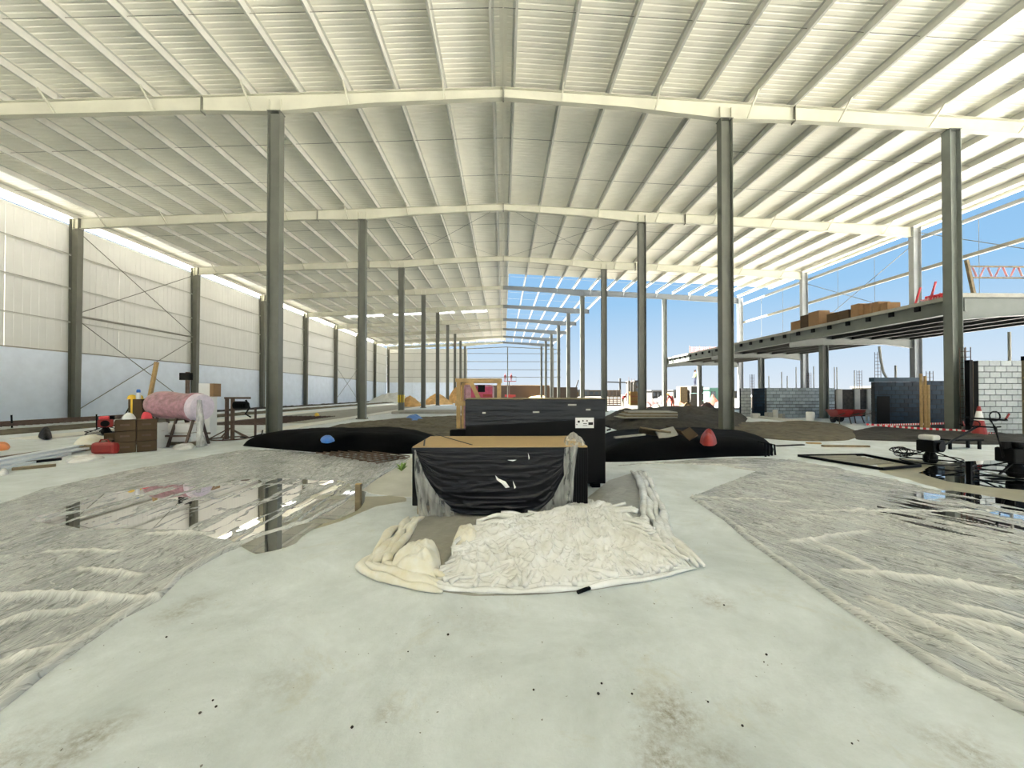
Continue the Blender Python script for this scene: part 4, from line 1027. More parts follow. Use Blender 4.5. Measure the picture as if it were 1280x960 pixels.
# stub and weed
p = gnd(448, 628)
st = thing('wooden_stub', p, 'short square wooden stub standing in the shallow puddle', 'stake')
obj('post', MB().rbox(p.x, p.y, 0, .075, .075, .245, 8), 'woodd', st, bevel=.006)
obj('cut_top', MB().rbox(p.x, p.y, .2452, .07, .07, .004, 8), 'wood', st)
p = gnd(502, 589)
wd_ = thing('weed', p, 'small green weed growing beside the front black crate', 'plant')
random.seed(5)
for i in range(16):
    a = random.uniform(0, 6.28); l = random.uniform(.06, .13); h = random.uniform(.08, .18)
    tip = p + Vector((math.cos(a) * l, math.sin(a) * l, h)); mid = p + Vector((math.cos(a) * l * .5, math.sin(a) * l * .5, h * .7)); s_ = Vector((-math.sin(a), math.cos(a), 0)) * .025
    obj('leaf', MB().add([p + Vector((0, 0, .002)), mid + s_, tip, mid - s_], [(0, 1, 2), (0, 2, 3)]), 'greenp', wd_)
# small stones on the slab
random.seed(11)
for i, (px, py) in enumerate(((667, 863), (752, 855), (748, 868), (790, 868), (928, 908), (208, 797), (266, 876), (270, 884), (250, 892), (440, 910), (1065, 930), (885, 878), (955, 828), (958, 819), (905, 757), (510, 815), (560, 794))):
    p = gnd(px, py); s_ = random.uniform(.004, .008); mb = MB()
    mb.lathe([(s_ * .6, 0), (s_, s_ * .5), (s_ * .7, s_ * 1.1), (s_ * .1, s_ * 1.3)], p, 7)
    tag(obj('pebble', mb, 'dirtdark'), 'tiny dark pebble lying on the bare slab', 'pebble', 'pebbles on the slab')

# ================================================================== SIDE BY THE CLAD WALL
def carton(c, sx, sy, sz, mat, label, group, rz=0, name='cardboard_box', tape='rebar'):
    t = thing(name, c, label, 'box', group, rz=rz)
    obj('carton', MB().box(-sx / 2, sx / 2, -sy / 2, sy / 2, 0, sz), mat, t, bevel=.008, local=True)
    obj('lid_tape', MB().box(-sx / 2 - .001, sx / 2 + .001, -.03, .03, sz, sz + .003), tape, t, local=True)
    obj('side_print', MB().box(-sx * .25, sx * .2, -sy / 2 - .003, -sy / 2, sz * .45, sz * .62), tape, t, local=True)
    return t
base = gnd(165, 566); cw = .37; chh = .268
for c in range(2):
    for r_ in range(3):
        carton((base.x - .10 + .743 * (c - .5) * (cw + .012), base.y + .22 + .669 * (c - .5) * (cw + .012), r_ * (chh + .003)), cw, .36, chh - .003, 'carddark',
               '%s brown carton of the %s carton column beside the pink roll' % (['bottom', 'middle', 'top'][r_], ['nearer', 'farther'][c]), 'brown carton stack', 42, name='brown_carton')
pb = gnd(135, 557)
carton((pb.x, pb.y + .2, 0), .34, .3, .34, 'carddark', 'single brown carton standing behind the red canister', 'brown carton stack', 5, 'brown_carton')
pc_ = gnd(127, 568)
rc_ = thing('red_canister', (pc_.x, pc_.y + .12, 0), 'rounded red plastic canister in front of the brown cartons', 'canister')
obj('tank', MB().box(pc_.x - .29, pc_.x + .29, pc_.y, pc_.y + .24, .0, .28), 'red', rc_, bevel=.07)
obj('cap', MB().cyl((pc_.x + .16, pc_.y + .12, .26), (pc_.x + .16, pc_.y + .12, .33), .04, n=10), 'machine', rc_)
obj('handle', MB().tube([(pc_.x - .18, pc_.y + .12, .27), (pc_.x - .14, pc_.y + .12, .335), (pc_.x + .02, pc_.y + .12, .335), (pc_.x + .06, pc_.y + .12, .27)], .016, 6), 'red', rc_)
# tall brown box with yellow strap and things on it
YT = 11.2
t0, t1 = onY(160, 499, YT), onY(177, 520, YT)
tb = thing('strapped_box', (t0.x + .2, YT + .2, 0), 'tall dark brown box with yellow strap behind the carton stack', 'box')
obj('carton', MB().box(t0.x, t1.x, YT, YT + .42, 0, t0.z), 'carddark', tb, bevel=.01)
obj('strap', MB().box(t0.x + .08, t0.x + .13, YT - .006, YT, 0, t0.z), 'yellow', tb)
for px, dy_, lab in ((165, .12, 'yellow hard hat lying on the tall strapped box'), (173.5, .29, 'second yellow hard hat beside the blue-capped bottle')):
    p = onY(px, 499, YT + dy_); p.z = t0.z
    hh = thing('hard_hat', p, lab, 'helmet', 'hard hats')
    obj('shell', MB().lathe([(.098, 0), (.1, .03), (.09, .08), (.06, .115), (.02, .13)], p, 14), 'yellow', hh, smooth=True)
    obj('brim', MB().lathe([(.12, 0), (.12, .012), (.098, .014)], p, 14), 'yellow', hh)
p = onY(173, 499, YT + .07); p.z = t0.z
bt = thing('bottle', p, 'white bottle with blue cap on the tall strapped box', 'bottle')
obj('body', MB().lathe([(.05, 0), (.055, .02), (.055, .15), (.03, .19)], p, 12), 'white', bt, smooth=True)
obj('cap', MB().lathe([(.045, .19), (.045, .26), (.03, .28)], p, 12), 'blue', bt)
tz = 3 * (chh + .003)
tag(mound('white_bag', [(base.x - .34, base.y + .06), (base.x - .2, base.y - .04), (base.x - .1, base.y + .08), (base.x - .12, base.y + .26), (base.x - .28, base.y + .22)], .16, 'poly', 31, 12, 36, .4, 6, 1.8, tz + .012), 'pale crumpled bag lying on the brown carton stack', 'bag')
tag(mound('red_bag', [(base.x - .06, base.y + .26), (base.x + .06, base.y + .22), (base.x + .14, base.y + .40), (base.x + .02, base.y + .48)], .18, 'redbright', 33, 12, 36, .3, 6, 2.5, tz + .012), 'small crimson bag lying on the brown carton stack', 'bag')
# white cartons
wb0 = gnd(193, 560)
for r_ in range(3):
    carton((wb0.x - .06 + .02 * (r_ % 2), wb0.y + .1, r_ * .223), .36, .34, .22, 'white', '%s white carton of the stack under the pink roll' % ['bottom', 'middle', 'top'][r_], 'white carton stack', 3 * r_ - 3, 'white_carton', 'card')
p = gnd(203, 556)
tag(mound('foil_bag', [(p.x - .02, p.y - .35), (p.x + .3, p.y - .3), (p.x + .34, p.y - .02), (p.x + .1, p.y + .04), (p.x - .0, p.y - .05)], .42, 'silver', 35, 14, 40, .4, 5, 2.2, .0), 'crumpled silver foil bag beside the white carton stack', 'bag')
# pink wrapped roll on its stand
YP = 11.0
c0, c1 = onY(193, 505, YP + .15), onY(247, 509, YP - .1)
pr = thing('wrapped_roll', ((c0.x + c1.x) / 2, YP, 0), 'large pink film-wrapped cable reel on a steel stand', 'reel')
pts = [c0.lerp(c1, f_) for f_ in np.linspace(0, 1, 12)]; rs = [.30, .36, .38, .39, .385, .375, .365, .36, .365, .37, .40, .40]
obj('wrapped_core', MB().tube(pts, rs, 22), 'pink', pr, smooth=True)
dv = (c1 - c0).normalized()
obj('end_flange', MB().cyl(c1 - dv * .02, c1 + dv * .16, .39, .36, 24), 'lilac', pr)
hb = obj('hub', MB().cyl(c1 + dv * .16, c1 + dv * .2, .12, n=14), 'lilac', pr)
for f_ in (.18, .62, 1.0):
    q = c0.lerp(c1, f_)
    for s in (-1, 1): obj('stand_leg', MB().bar((q.x, q.y + s * .42, 0), (q.x, q.y + s * .12, q.z - .28), .05), 'rebar', pr)
obj('stand_rail', MB().bar((c0.x, YP - .36, .3), (c1.x, YP - .36, .3), .05), 'rebar', pr)
obj('stand_rail', MB().bar((c0.x, YP + .36, .3), (c1.x, YP + .36, .3), .05), 'rebar', pr)
obj('hanging_film', MB().tube([(c1.x + .2, YP - .3, c1.z + .2), (c1.x + .26, YP - .34, .7), (c1.x + .26, YP - .36, .35), (c1.x + .34, YP - .38, .02)], [.05, .09, .07, .13], 8), 'film', pr, smooth=True)
wpb = gnd(232, 556)
wp = thing('wrapped_pallet', (wpb.x, wpb.y + .45, 0), 'white wrapped pallet load tucked under the pink reel', 'pallet')
obj('load', MB().box(wpb.x - .42, wpb.x + .42, YP - .22, YP + .25, .12, .62), 'white', wp, bevel=.02)
obj('seam', MB().box(wpb.x - .425, wpb.x + .425, YP - .225, YP + .255, .36, .375), 'woodd', wp)
for dx in (-.36, 0, .36): obj('skid', MB().box(wpb.x + dx - .05, wpb.x + dx + .05, YP - .22, YP + .25, 0, .12), 'woodd', wp)
# white box on crate behind the reel
YW = 13.0
q0, q1 = onY(248, 495, YW), onY(262, 479, YW)
bs = thing('white_box', ((q0.x + q1.x) / 2, YW + .2, 0), 'white and beige box on a tall dark pedestal behind the pink reel', 'box')
obj('carton', MB().box(q0.x, q1.x, YW, YW + .36, q0.z, q1.z), 'white', bs, bevel=.01)
obj('beige_side', MB().box(q1.x, q1.x + .12, YW + .01, YW + .35, q0.z - .02, q1.z - .01), 'card', bs)
obj('pedestal', MB().box(q0.x + .03, q1.x, YW + .02, YW + .34, 0, q0.z - .002), 'white', bs)
# dark plate on a post
YS = 12.6
s0, s1 = onY(224, 475, YS), onY(240, 466, YS)
sg = thing('plate_post', (s0.x + .22, YS + .1, 0), 'dark rectangular plate bolted to a rusty post behind the reel', 'post')
obj('plate', MB().box(s0.x, s1.x, YS, YS + .04, s0.z, s1.z), 'machine', sg)
obj('post', MB().box((s0.x + s1.x) / 2 - .04, (s0.x + s1.x) / 2 + .04, YS + .04, YS + .12, 0, s1.z + .03), 'rebar', sg)
s2 = onY(188, 460, 14.5)
tag(obj('timber_prop', MB().bar((s2.x - .25, 14.5, 0), (s2.x + .05, 14.7, onY(190, 452, 14.5).z), .1), 'wood'), 'pale timber prop leaning near the clad wall braces', 'prop')
# steel test stand
p = gnd(287, 549)
sd = thing('machine_stand', p, 'rusty twin-post machine stand with black motor and tripod feet', 'stand')
for dx in (-.09, .09): obj('post', MB().box(p.x + dx - .04, p.x + dx + .04, p.y - .04, p.y + .04, 0, 1.28), 'rebar', sd)
obj('top_beam', MB().box(p.x - .14, p.x + .62, p.y - .06, p.y + .06, 1.28, 1.34), 'rebar', sd)
mo = obj('motor', MB().cyl((p.x + .16, p.y, 1.08), (p.x + .48, p.y, 1.08), .13, n=14), 'machine', sd)
obj('fan_cover', MB().cyl((p.x + .48, p.y, 1.08), (p.x + .55, p.y, 1.08), .11, n=14), 'machine', mo)
obj('hose', MB().tube([(p.x + .5, p.y, 1.25), (p.x + .62, p.y, 1.0), (p.x + .5, p.y - .02, .8), (p.x + .66, p.y, .7)], .025, 6), 'machine', sd)
for a in (0.3, 1.4, 2.6, 3.6, 5.0): obj('foot', MB().bar((p.x, p.y, .35), (p.x + .55 * math.cos(a), p.y + .55 * math.sin(a), .02), .035), 'rebar', sd)
obj('base_ring', MB().tube([(p.x + .5 * math.cos(t), p.y + .5 * math.sin(t), .025) for t in np.linspace(0, 6.283, 19)], .02, 5), 'rebar', sd)
p = gnd(321, 546); p.x -= .05
tag(obj('pipe_post', MB().cyl(p, p + Vector((0, 0, .95)), .035, n=8), 'rebar'), 'rusty pipe post standing beside the nearest inner column', 'post')
p = gnd(312, 548)
tag(obj('steel_offcut', MB().tube([p + Vector((-.35, .1, .03)), p + Vector((0, 0, .03)), p + Vector((.3, .15, .12)), p + Vector((.35, .1, .25))], .025, 6), 'machine'), 'bent black steel offcut on the slab by the machine stand', 'steel')

# walk-behind power trowels
def trowel(name, loc, rz, label, engine, handle_z=1.05, scale=1.0, tank='red', reach=1.5):
    t = thing(name, loc, label, 'power trowel', 'power trowels', rz=rz); t.scale = (scale,) * 3
    K = dict(local=True)
    for z in (.06, .16): obj('guard_ring', MB().tube([(.52 * math.cos(a), .52 * math.sin(a), z) for a in np.linspace(0, 2 * math.pi, 29)], .013, 6), 'machine', t, **K)
    sp_ = MB()
    for i in range(4):
        a = i * math.pi / 2 + .4; sp_.bar((.08 * math.cos(a), .08 * math.sin(a), .30), (.52 * math.cos(a), .52 * math.sin(a), .11), .025)
    obj('guard_spokes', sp_, 'machine', t, **K)
    for i in range(4):
        a = i * math.pi / 2; b = MB(); u_ = Vector((math.cos(a), math.sin(a), 0)); v_ = Vector((-math.sin(a), math.cos(a), .12))
        b.obox(u_ * .28 + Vector((0, 0, .022)), u_ * .19, v_ * .075, (0, 0, .004)); obj('blade', b, 'plate', t, **K)
    obj('gearbox', MB().lathe([(.10, .03), (.13, .08), (.13, .2), (.09, .26), (.09, .30)], (0, 0, 0), 14), 'machine', t, **K)
    en = obj('engine', MB().box(-.2, .2, -.17, .17, .30, .58), engine, t, bevel=.03, **K)
    obj('fuel_tank', MB().box(-.17, .1, -.15, .15, .58, .70), tank, en, bevel=.04, **K)
    obj('air_filter', MB().cyl((.16, 0, .56), (.16, 0, .70), .07, n=12), 'machine', en, **K)
    obj('starter', MB().cyl((0, -.17, .43), (0, -.22, .43), .12, n=14), 'machine', en, **K)
    obj('handle_tube', MB().tube([(.1, 0, .28), (min(.45, reach * .5), 0, .42), (reach * .8, 0, handle_z * .85), (reach, 0, handle_z)], .024, 8), 'machine', t, **K)
    obj('handle_bar', MB().tube([(reach + .1, -.36, handle_z + .02), (reach, -.28, handle_z), (reach, .28, handle_z), (reach + .1, .36, handle_z + .02)], .018, 7), 'machine', t, **K)
    obj('pitch_wheel', MB().tube([(reach - .08 + .0 * math.cos(a), .09 * math.cos(a), handle_z + .06 + .09 * math.sin(a)) for a in np.linspace(0, 2 * math.pi, 15)], .012, 5), 'machine', t, **K)
    obj('throttle', MB().bar((reach - .05, .2, handle_z), (reach - .12, .2, handle_z + .12), .02), 'red', t, **K)
    return t
p = gnd(1163, 580); trowel('power_trowel', p, 14, 'black power trowel with pale tank, its handle toward the traffic cone', 'machine', .86, .86, 'conc', 1.75)
p = gnd(1270, 598); trowel('power_trowel', p, 172, 'black power trowel with red tank standing in the dark puddle', 'machine', 1.12, .90, 'machine', .42)
p = gnd(117, 545); trowel('power_trowel', p + Vector((.1, .3, 0)), 40, 'red power trowel behind the brown cartons near clad wall', 'red', 1.15, .95, 'redbright', .75)

# long panels and planks near the clad wall
def lay(name, pa, pb, w_, h, z0, mat, label, group, cat='panel'):
    a, b = gnd(*pa), gnd(*pb); a.z = b.z = z0 + h / 2
    return tag(obj(name, MB().bar(a, b, w_, h), mat, bevel=.004), label, cat, group)
lay('metal_sheet', (-70, 602), (78, 569), .32, .045, .0, 'foilwhite', 'lowest long white panel of the stack by the red canister', 'long white panels')
lay('metal_sheet', (-72, 599), (102, 564), .30, .045, .047, 'foilwhite', 'middle long white panel of the stack by the red canister', 'long white panels')
lay('metal_sheet', (-75, 597), (98, 563), .22, .045, .094, 'foilwhite', 'topmost long white panel of the stack by the red canister', 'long white panels')
lay('timber_plank', (-60, 583), (112, 558), .16, .06, .0, 'rebar', 'long dark plank behind the white panel stack', 'planks near the clad wall', 'plank')
lay('timber_plank', (15, 588), (70, 583), .12, .05, .0, 'woodd', 'short weathered plank in front of the white panel stack', 'planks near the clad wall', 'plank')
lay('timber_plank', (20, 581), (76, 575), .10, .05, .0, 'machine', 'short black plank beside the white panel stack', 'planks near the clad wall', 'plank')
lay('timber_plank', (98, 564), (128, 558), .34, .12, .0, 'woodd', 'thick weathered beam end beside the red canister', 'planks near the clad wall', 'plank')
def heap(name, px, h, mat, label, cat, seed, z0=0.0, rough=.4, freq=4):
    return tag(mound(name, [gnd(*p) for p in px], h, mat, seed, 16, 48, rough, freq, 2.6, z0), label, cat)
heap('black_sack', ((46, 548), (55, 544), (64, 546), (66, 550), (55, 552)), .26, 'machine', 'black sack lying on the kerb by the wall mesh mat', 'sack', 41, .05)
heap('pale_sheet_heap', ((88, 560), (100, 553), (125, 552), (138, 556), (125, 562), (100, 563)), .28, 'polybeige', 'heap of pale plastic behind the red canister', 'plastic sheet', 43)
heap('orange_cloth', ((-20, 560), (0, 556), (14, 558), (10, 563), (-10, 565)), .14, 'orange', 'crumpled orange cloth by the white panel stack', 'cloth', 44)
heap('white_scrap', ((0, 591), (9, 588), (12, 592), (5, 595), (-5, 595)), .08, 'poly', 'scrap of white plastic at the end of the weathered plank', 'plastic scrap', 45)
heap('white_scrap', ((80, 575), (120, 570), (135, 572), (110, 578), (85, 580)), .07, 'poly', 'strip of white plastic before the red canister', 'plastic scrap', 46)
heap('white_scrap', ((213, 560), (230, 556), (245, 557), (240, 562), (220, 563)), .10, 'poly', 'scrap of white plastic before the wrapped pallet', 'plastic scrap', 47)
heap('yellow_sack', ((392, 520.5), (398, 519.5), (400, 521), (395, 522)), .22, 'yellow', 'small yellow sack far along the soil strip', 'sack', 48)
p = gnd(15, 535)
tag(obj('steel_peg', MB().cyl(p, p + Vector((-.03, 0, .55)), .03, n=6), 'machine'), 'single dark steel peg near the wall mesh mat', 'peg')
p = gnd(121, 536)
tag(obj('steel_peg', MB().cyl(p, p + Vector((-.02, 0, .60)), .025, n=6), 'machine'), 'thin steel peg behind the red power trowel', 'peg')

# ================================================================== OPEN SIDE: block walls and site clutter
def block_wall(name, p0, p1, rows, label, mat, bl=.4, bh=.2, th=.19, core=True, jag=0):
    """running-bond blocks from p0 to p1 (xy), one object for each block"""
    p0, p1 = Vector((*p0, 0)), Vector((*p1, 0)); d = p1 - p0; L = d.length; ang = math.atan2(d.y, d.x)
    t = thing(name, p0, label, 'block wall', 'block walls', rz=math.degrees(ang)); g_ = .024
    if core: obj('mortar', MB().box(.01, L - .01, -th / 2 + .015, th / 2 - .015, 0, rows * bh - .01), 'mortar', t, local=True)
    cache = {}
    for r_ in range(rows):
        x = 0 if r_ % 2 == 0 else -bl / 2
        while x < L - .02:
            a, b = max(0, x), min(L, x + bl); x += bl
            if b - a < .06: continue
            if jag and r_ == rows - 1 and random.random() < jag: continue
            wdt = round(b - a, 3)
            if wdt not in cache:
                o = obj('block', MB().box(g_ / 2, wdt - g_ / 2, -th / 2, th / 2, g_ / 2, bh - g_ / 2), mat, t, local=True); cache[wdt] = o; o.location = (a, 0, r_ * bh)
            else: inst(cache[wdt], t, (a, 0, r_ * bh))
    return t
random.seed(21)
w0, w1 = gnd(1219, 549), onY(1273, 500, gnd(1219, 549).y)
w0.y = w1.y = 13.0; w0 = onY(1219, 500, 13.0); w1 = onY(1273, 500, 13.0)
block_wall('block_wall', (w0.x, 13.0), (w1.x, 13.0), 13, 'tall pale concrete block wall behind the traffic cone', 'block', th=.2)
e0 = onY(1214, 500, 13.0); e1 = onY(1280, 500, 13.0)
def corner_post(x, y, h, label, n=4):
    t = thing('rebar_cage', (x, y, 0), label, 'rebar cage', 'rebar cages')
    for sx in (-.09, .09):
        for sy in (-.09, .09): obj('bar', MB().cyl((x + sx, y + sy, 0), (x + sx, y + sy, h), .014, n=5), 'rebar', t)
    z = .15
    while z < h - .1:
        obj('stirrup', MB().tube([(x - .09, y - .09, z), (x + .09, y - .09, z), (x + .09, y + .09, z), (x - .09, y + .09, z), (x - .09, y - .09, z)], .008, 4), 'rebar', t); z += .2
    return t
corner_post(onY(1207, 500, 13.3).x, 13.3, 3.1, 'tall rebar column cage between the pale block wall and the green-grey column')
fwp = thing('formwork_post', (e0.x, 13.05, 0), 'dark formwork post at the cone end of the pale block wall', 'post', 'formwork posts')
obj('post', MB().box(e0.x - .07, e0.x + .05, 12.98, 13.12, 0, 2.62), 'machine', fwp)
obj('edge_strip', MB().box(e0.x + .05, e0.x + .075, 12.99, 13.1, 0, 2.6), 'woodd', fwp)
fwp = thing('formwork_post', (e1.x, 13.05, 0), 'dark formwork post at the outer end of the pale block wall', 'post', 'formwork posts')
obj('post', MB().box(e1.x - .10, e1.x + .06, 12.85, 13.0, 0, 2.75), 'machine', fwp)
obj('edge_strip', MB().box(e1.x - .125, e1.x - .10, 12.87, 12.98, 0, 2.6), 'woodd', fwp)
for (z, lab) in ((2.0, 'upper timber strut fixed to the outer formwork post'), (1.2, 'lower timber strut slanting from the outer formwork post')):
    tag(obj('timber_strut', MB().bar((e1.x - .3, 12.78, z), (e1.x + .9, 12.7, z - (.02 if z > 1.5 else .5)), .06), 'wood'), lab, 'strut', 'timber struts')
pp = onY(1262, 447, 14.2)
tag(obj('steel_pipe', MB().cyl((pp.x, 14.2, 0), (pp.x, 14.2, onY(1262, 415, 14.2).z), .045, n=8), 'girt'), 'upright steel pipe rising behind the pale block wall', 'pipe')
# dark blue walls
yb1 = 17.6; b0, b1 = onY(1091, 500, yb1), onY(1150, 500, yb1)
block_wall('block_wall', (b0.x, yb1), (b1.x, yb1), 10, 'dark blue block wall with a black doorway patch', 'blockblue')
dpx = onY(1112, 500, yb1 - .13)
tag(obj('door_board', MB().box(b0.x + .08, dpx.x, yb1 - .135, yb1 - .105, 0, 1.33), 'machine'), 'black board leaning flat on the dark blue wall', 'board')
tag(obj('wall_cap_beam', MB().box(b0.x - .05, b1.x, yb1 - .13, yb1 + .13, 2.003, 2.2), pm('dark_blue_beam', (.015, .05, .08), .6, var=.2, vscale=3)), 'dark blue capping beam on the dark blue block wall', 'beam')
yb2 = 16.0; b2, b3 = onY(1156, 500, yb2), onY(1205, 500, yb2)
block_wall('block_wall', (b2.x, yb2), (b3.x, yb2), 10, 'dark blue block wall behind the three timber stakes', 'blockblue')
for i, (px, top) in enumerate(((1152, 467), (1157, 470), (1161, 481))):
    b = gnd(px, 540); tp_ = onY(px, top, b.y)
    tag(obj('timber_stake', MB().box(b.x - .035, b.x + .035, b.y - .03, b.y + .03, 0, tp_.z), 'wood'), ['tallest', 'middle', 'shortest'][i] + ' pale timber stake of three before the blue walls', 'stake', 'timber stakes by the blue walls')
# grey block wall in the middle
ym = 23.0; m0, m1 = onY(957, 500, ym), onY(1042, 500, ym)
block_wall('block_wall', (m0.x, ym), (m1.x, ym), 9, 'long grey block wall under the mezzanine', 'blockmid')
m2, m3 = onY(925, 500, 24.0), onY(938, 500, 24.0)
block_wall('block_wall', (m2.x, 24.0), (m3.x, 24.0), 9, 'narrow pale block pier beside the dark opening', 'block')
m4 = onY(941, 500, 24.6); m5 = onY(957, 500, 24.6)
block_wall('block_wall', (m4.x, 24.6), (m5.x, 24.6), 9, 'dark block wall set back in the opening', 'blockblue')
m6, m7 = onY(1046, 500, 24.0), onY(1090, 500, 24.0)
ab = thing('retaining_wall', ((m6.x + m7.x) / 2, 24.0, 0), 'dark retaining wall with concrete piers behind the wheelbarrows', 'wall')
obj('wall_panel', MB().box(m6.x, m7.x, 23.95, 24.15, 0, 1.72), 'dirtdark', ab)
for px in (1049, 1071, 1087):
    q = onY(px, 500, 23.9); obj('pier', MB().box(q.x - .17, q.x + .17, 23.85, 23.95, 0, 1.74), 'concgrey', ab)
kp0, kp1 = gnd(942, 522), gnd(1001, 528)
tag(obj('kerb_strip', MB().bar((kp0.x, kp0.y, .06), (kp1.x, kp1.y, .06), .25, .12), 'conc', bevel=.01), 'pale kerb stones before the long grey block wall', 'kerb')
for i, (px, w_, h, mt) in enumerate(((948, .45, .28, 'conc'), (965, .4, .34, 'concgrey'), (973.5, .16, .5, 'conc'), (981.5, .34, .26, 'concgrey'))):
    q = gnd(px, 523); 
    tag(obj('block_offcut', MB().rbox(q.x, 22.4, .0, w_, .25, h, 10 * i), mt, bevel=.03), ['white sack-like block in the dark opening', 'grey offcut pile before the grey wall', 'upright slim white block before the grey wall', 'low pale block before the grey wall'][i], 'block', 'offcuts at the grey wall')
# starter bars above the walls
random.seed(4)
for i, (px, top, Y) in enumerate(((961, 470, 25.2), (977, 465, 25.2), (984, 470, 25.2), (995, 459, 25.2), (1017, 458, 25.2), (1043, 459, 25.2), (1046, 459, 25.2), (1068, 463, 25.2))):
    q = onY(px, top, Y)
    tag(obj('starter_bar', MB().cyl((q.x, Y, 0), (q.x, Y, q.z), .028, n=5), 'girt'), 'vertical steel starter bar sticking up behind the grey block wall', 'rebar', 'starter bars')
for px, top, Y, lab in ((940, 468, 27, 'thin rebar cage above the pale block pier'), (1011, 466, 27, 'thin rebar cage above the long grey wall'), (1074, 463, 26, 'thin rebar cage above the retaining wall'), (1162, 464, 20.5, 'thin rebar cage above the second blue wall'), (1097, 440, 22, 'tall thin rebar cage beside the hanging hose')):
    corner_post(onY(px, top, Y).x, Y, onY(px, top, Y).z, lab)
hq = [onY(px, py, 21) for px, py in ((1099, 433), (1101, 450), (1104, 465), (1109, 474), (1113, 477))]
tag(obj('pump_hose', MB().tube(hq + [Vector((hq[-1].x + .05, 21, 1.5)), Vector((hq[-1].x + .1, 21, 0))], .06, 7), 'girt'), 'grey hose hanging from the deck behind the blue wall', 'hose')
tag(obj('upright_pipe', MB().cyl((hq[-1].x + .2, 20.9, 0), (hq[-1].x + .2, 20.9, onY(1113, 457, 21).z), .05, n=7), 'girt'), 'upright pipe beside the end of the hanging hose', 'pipe')
# wheelbarrows
def wheelbarrow(loc, rz, label):
    t = thing('wheelbarrow', loc, label, 'wheelbarrow', 'wheelbarrows', rz=rz); K = dict(local=True)
    m = MB(); vs = [(-.3, -.22, .35), (.4, -.22, .3), (.4, .22, .3), (-.3, .22, .35), (-.42, -.34, .66), (.6, -.36, .66), (.6, .36, .66), (-.42, .34, .66)]
    m.add(vs, [(0, 1, 2, 3), (0, 4, 5, 1), (1, 5, 6, 2), (2, 6, 7, 3), (3, 7, 4, 0)])
    obj('tray', m, 'red', t, **K)
    obj('wheel', MB().cyl((.62, -.05, .2), (.62, .05, .2), .2, n=16), 'tyre', t, **K)
    for s in (-1, 1):
        obj('handle', MB().tube([(.62, s * .08, .2), (0, s * .2, .33), (-.9, s * .28, .55)], .02, 6), 'rebar', t, **K)
        obj('leg', MB().bar((-.3, s * .2, .35), (-.4, s * .24, 0), .035), 'rebar', t, **K)
    return t
p = gnd(1047, 529); wheelbarrow((p.x, 18.3, 0), 75, 'dark red wheelbarrow standing before the retaining wall pier')
p = gnd(1081, 529); wheelbarrow((p.x - .35, 18.75, 0), 96, 'red wheelbarrow with bleached tray rim beside the blue wall')
tag(obj('white_drum', MB().lathe([(.18, 0), (.2, .05), (.2, .42), (.17, .46)], (gnd(1064, 530).x, 20.4, .0), 14), 'white', bevel=0), 'white plastic drum behind the wheelbarrows', 'drum')
pl0, pl1 = onY(1045, 513, 19.6), onY(1090, 514, 19.6)
tag(obj('site_table', MB().box(pl0.x, pl1.x, 19.5, 19.9, .56, .62).box(pl0.x + .05, pl0.x + .12, 19.55, 19.62, 0, .56).box(pl1.x - .12, pl1.x - .05, 19.55, 19.62, 0, .56).box(pl0.x + .05, pl0.x + .12, 19.78, 19.85, 0, .56).box(pl1.x - .12, pl1.x - .05, 19.78, 19.85, 0, .56), 'concgrey'), 'pale trestle board behind the wheelbarrows', 'trestle')
# barrier tape
def tape(knots, label, sag=.08, mat='tapelong'):
    mb = MB(); K_ = []
    for pa, pb in zip(knots[:-1], knots[1:]):
        pts = [pa.lerp(pb, f_) - Vector((0, 0, sag * (pb - pa).length * f_ * (1 - f_))) for f_ in np.linspace(0, 1, 15)]
        for a, b in zip(pts[:-1], pts[1:]): mb.bar(a, b, .012, .07)
    return tag(obj('barrier_tape', mb, mat), label, 'barrier tape', 'barrier tapes')
tape([onY(1083, 530, 15.4), onY(1196, 537.5, 13.2), onY(1213, 539.3, 12.7), onY(1283, 545, 12.4)], 'red and white barrier tape running past the column to the formwork post', .05)
tape([onY(1084, 531, 15.6), onY(1182, 529, 13.9)], 'short red and white barrier tape crossing the timber stakes', .03)
# traffic cone
p = gnd(1226, 546); p.y = 12.2; p.x = onY(1224, 540, 12.2).x; p.z = 0
cn = thing('traffic_cone', p, 'tall red and white traffic cone before the pale block wall', 'cone')
obj('base', MB().rbox(p.x, p.y, 0, .46, .46, .04), 'tyre', cn)
prof = [(.21, .04), (.19, .12), (.112, .58), (.06, .88), (.035, 1.04)]
for i in range(4): obj(['lower_band', 'red_band', 'white_band', 'tip'][i], MB().lathe([prof[i], prof[i + 1]], p, 18), ['white', 'red', 'white', 'red'][i], cn, smooth=False)
# low bench, steel frame panel, timber battens, wire
q0, q1 = gnd(1180, 571), gnd(1232, 571)
bh_ = thing('work_bench', (q0.x + .4, q0.y + .2, 0), 'low dark work bench behind the power trowels', 'bench')
yq = 9.7; q0, q1 = onY(1188, 556, yq), onY(1230, 556, yq)
obj('top', MB().box(q0.x, q1.x, yq, yq + .35, .22, .26), 'machine', bh_)
for x in (q0.x + .03, q1.x - .08):
    for y in (yq + .03, yq + .28): obj('leg', MB().box(x, x + .05, y, y + .05, 0, .22), 'machine', bh_)
fr_ = [gnd(*p) for p in ((998, 571), (1102, 588), (1150, 584), (1080, 570))]
ff = thing('steel_grating', (fr_[0] + fr_[1] + fr_[2] + fr_[3]) / 4, 'flat steel frame panel with cross bars lying on the slab', 'frame')
for i in range(4):
    a, b = fr_[i], fr_[(i + 1) % 4]; obj('edge_bar', MB().bar(a + Vector((0, 0, .03)), b + Vector((0, 0, .03)), .05, .05), 'machine', ff)
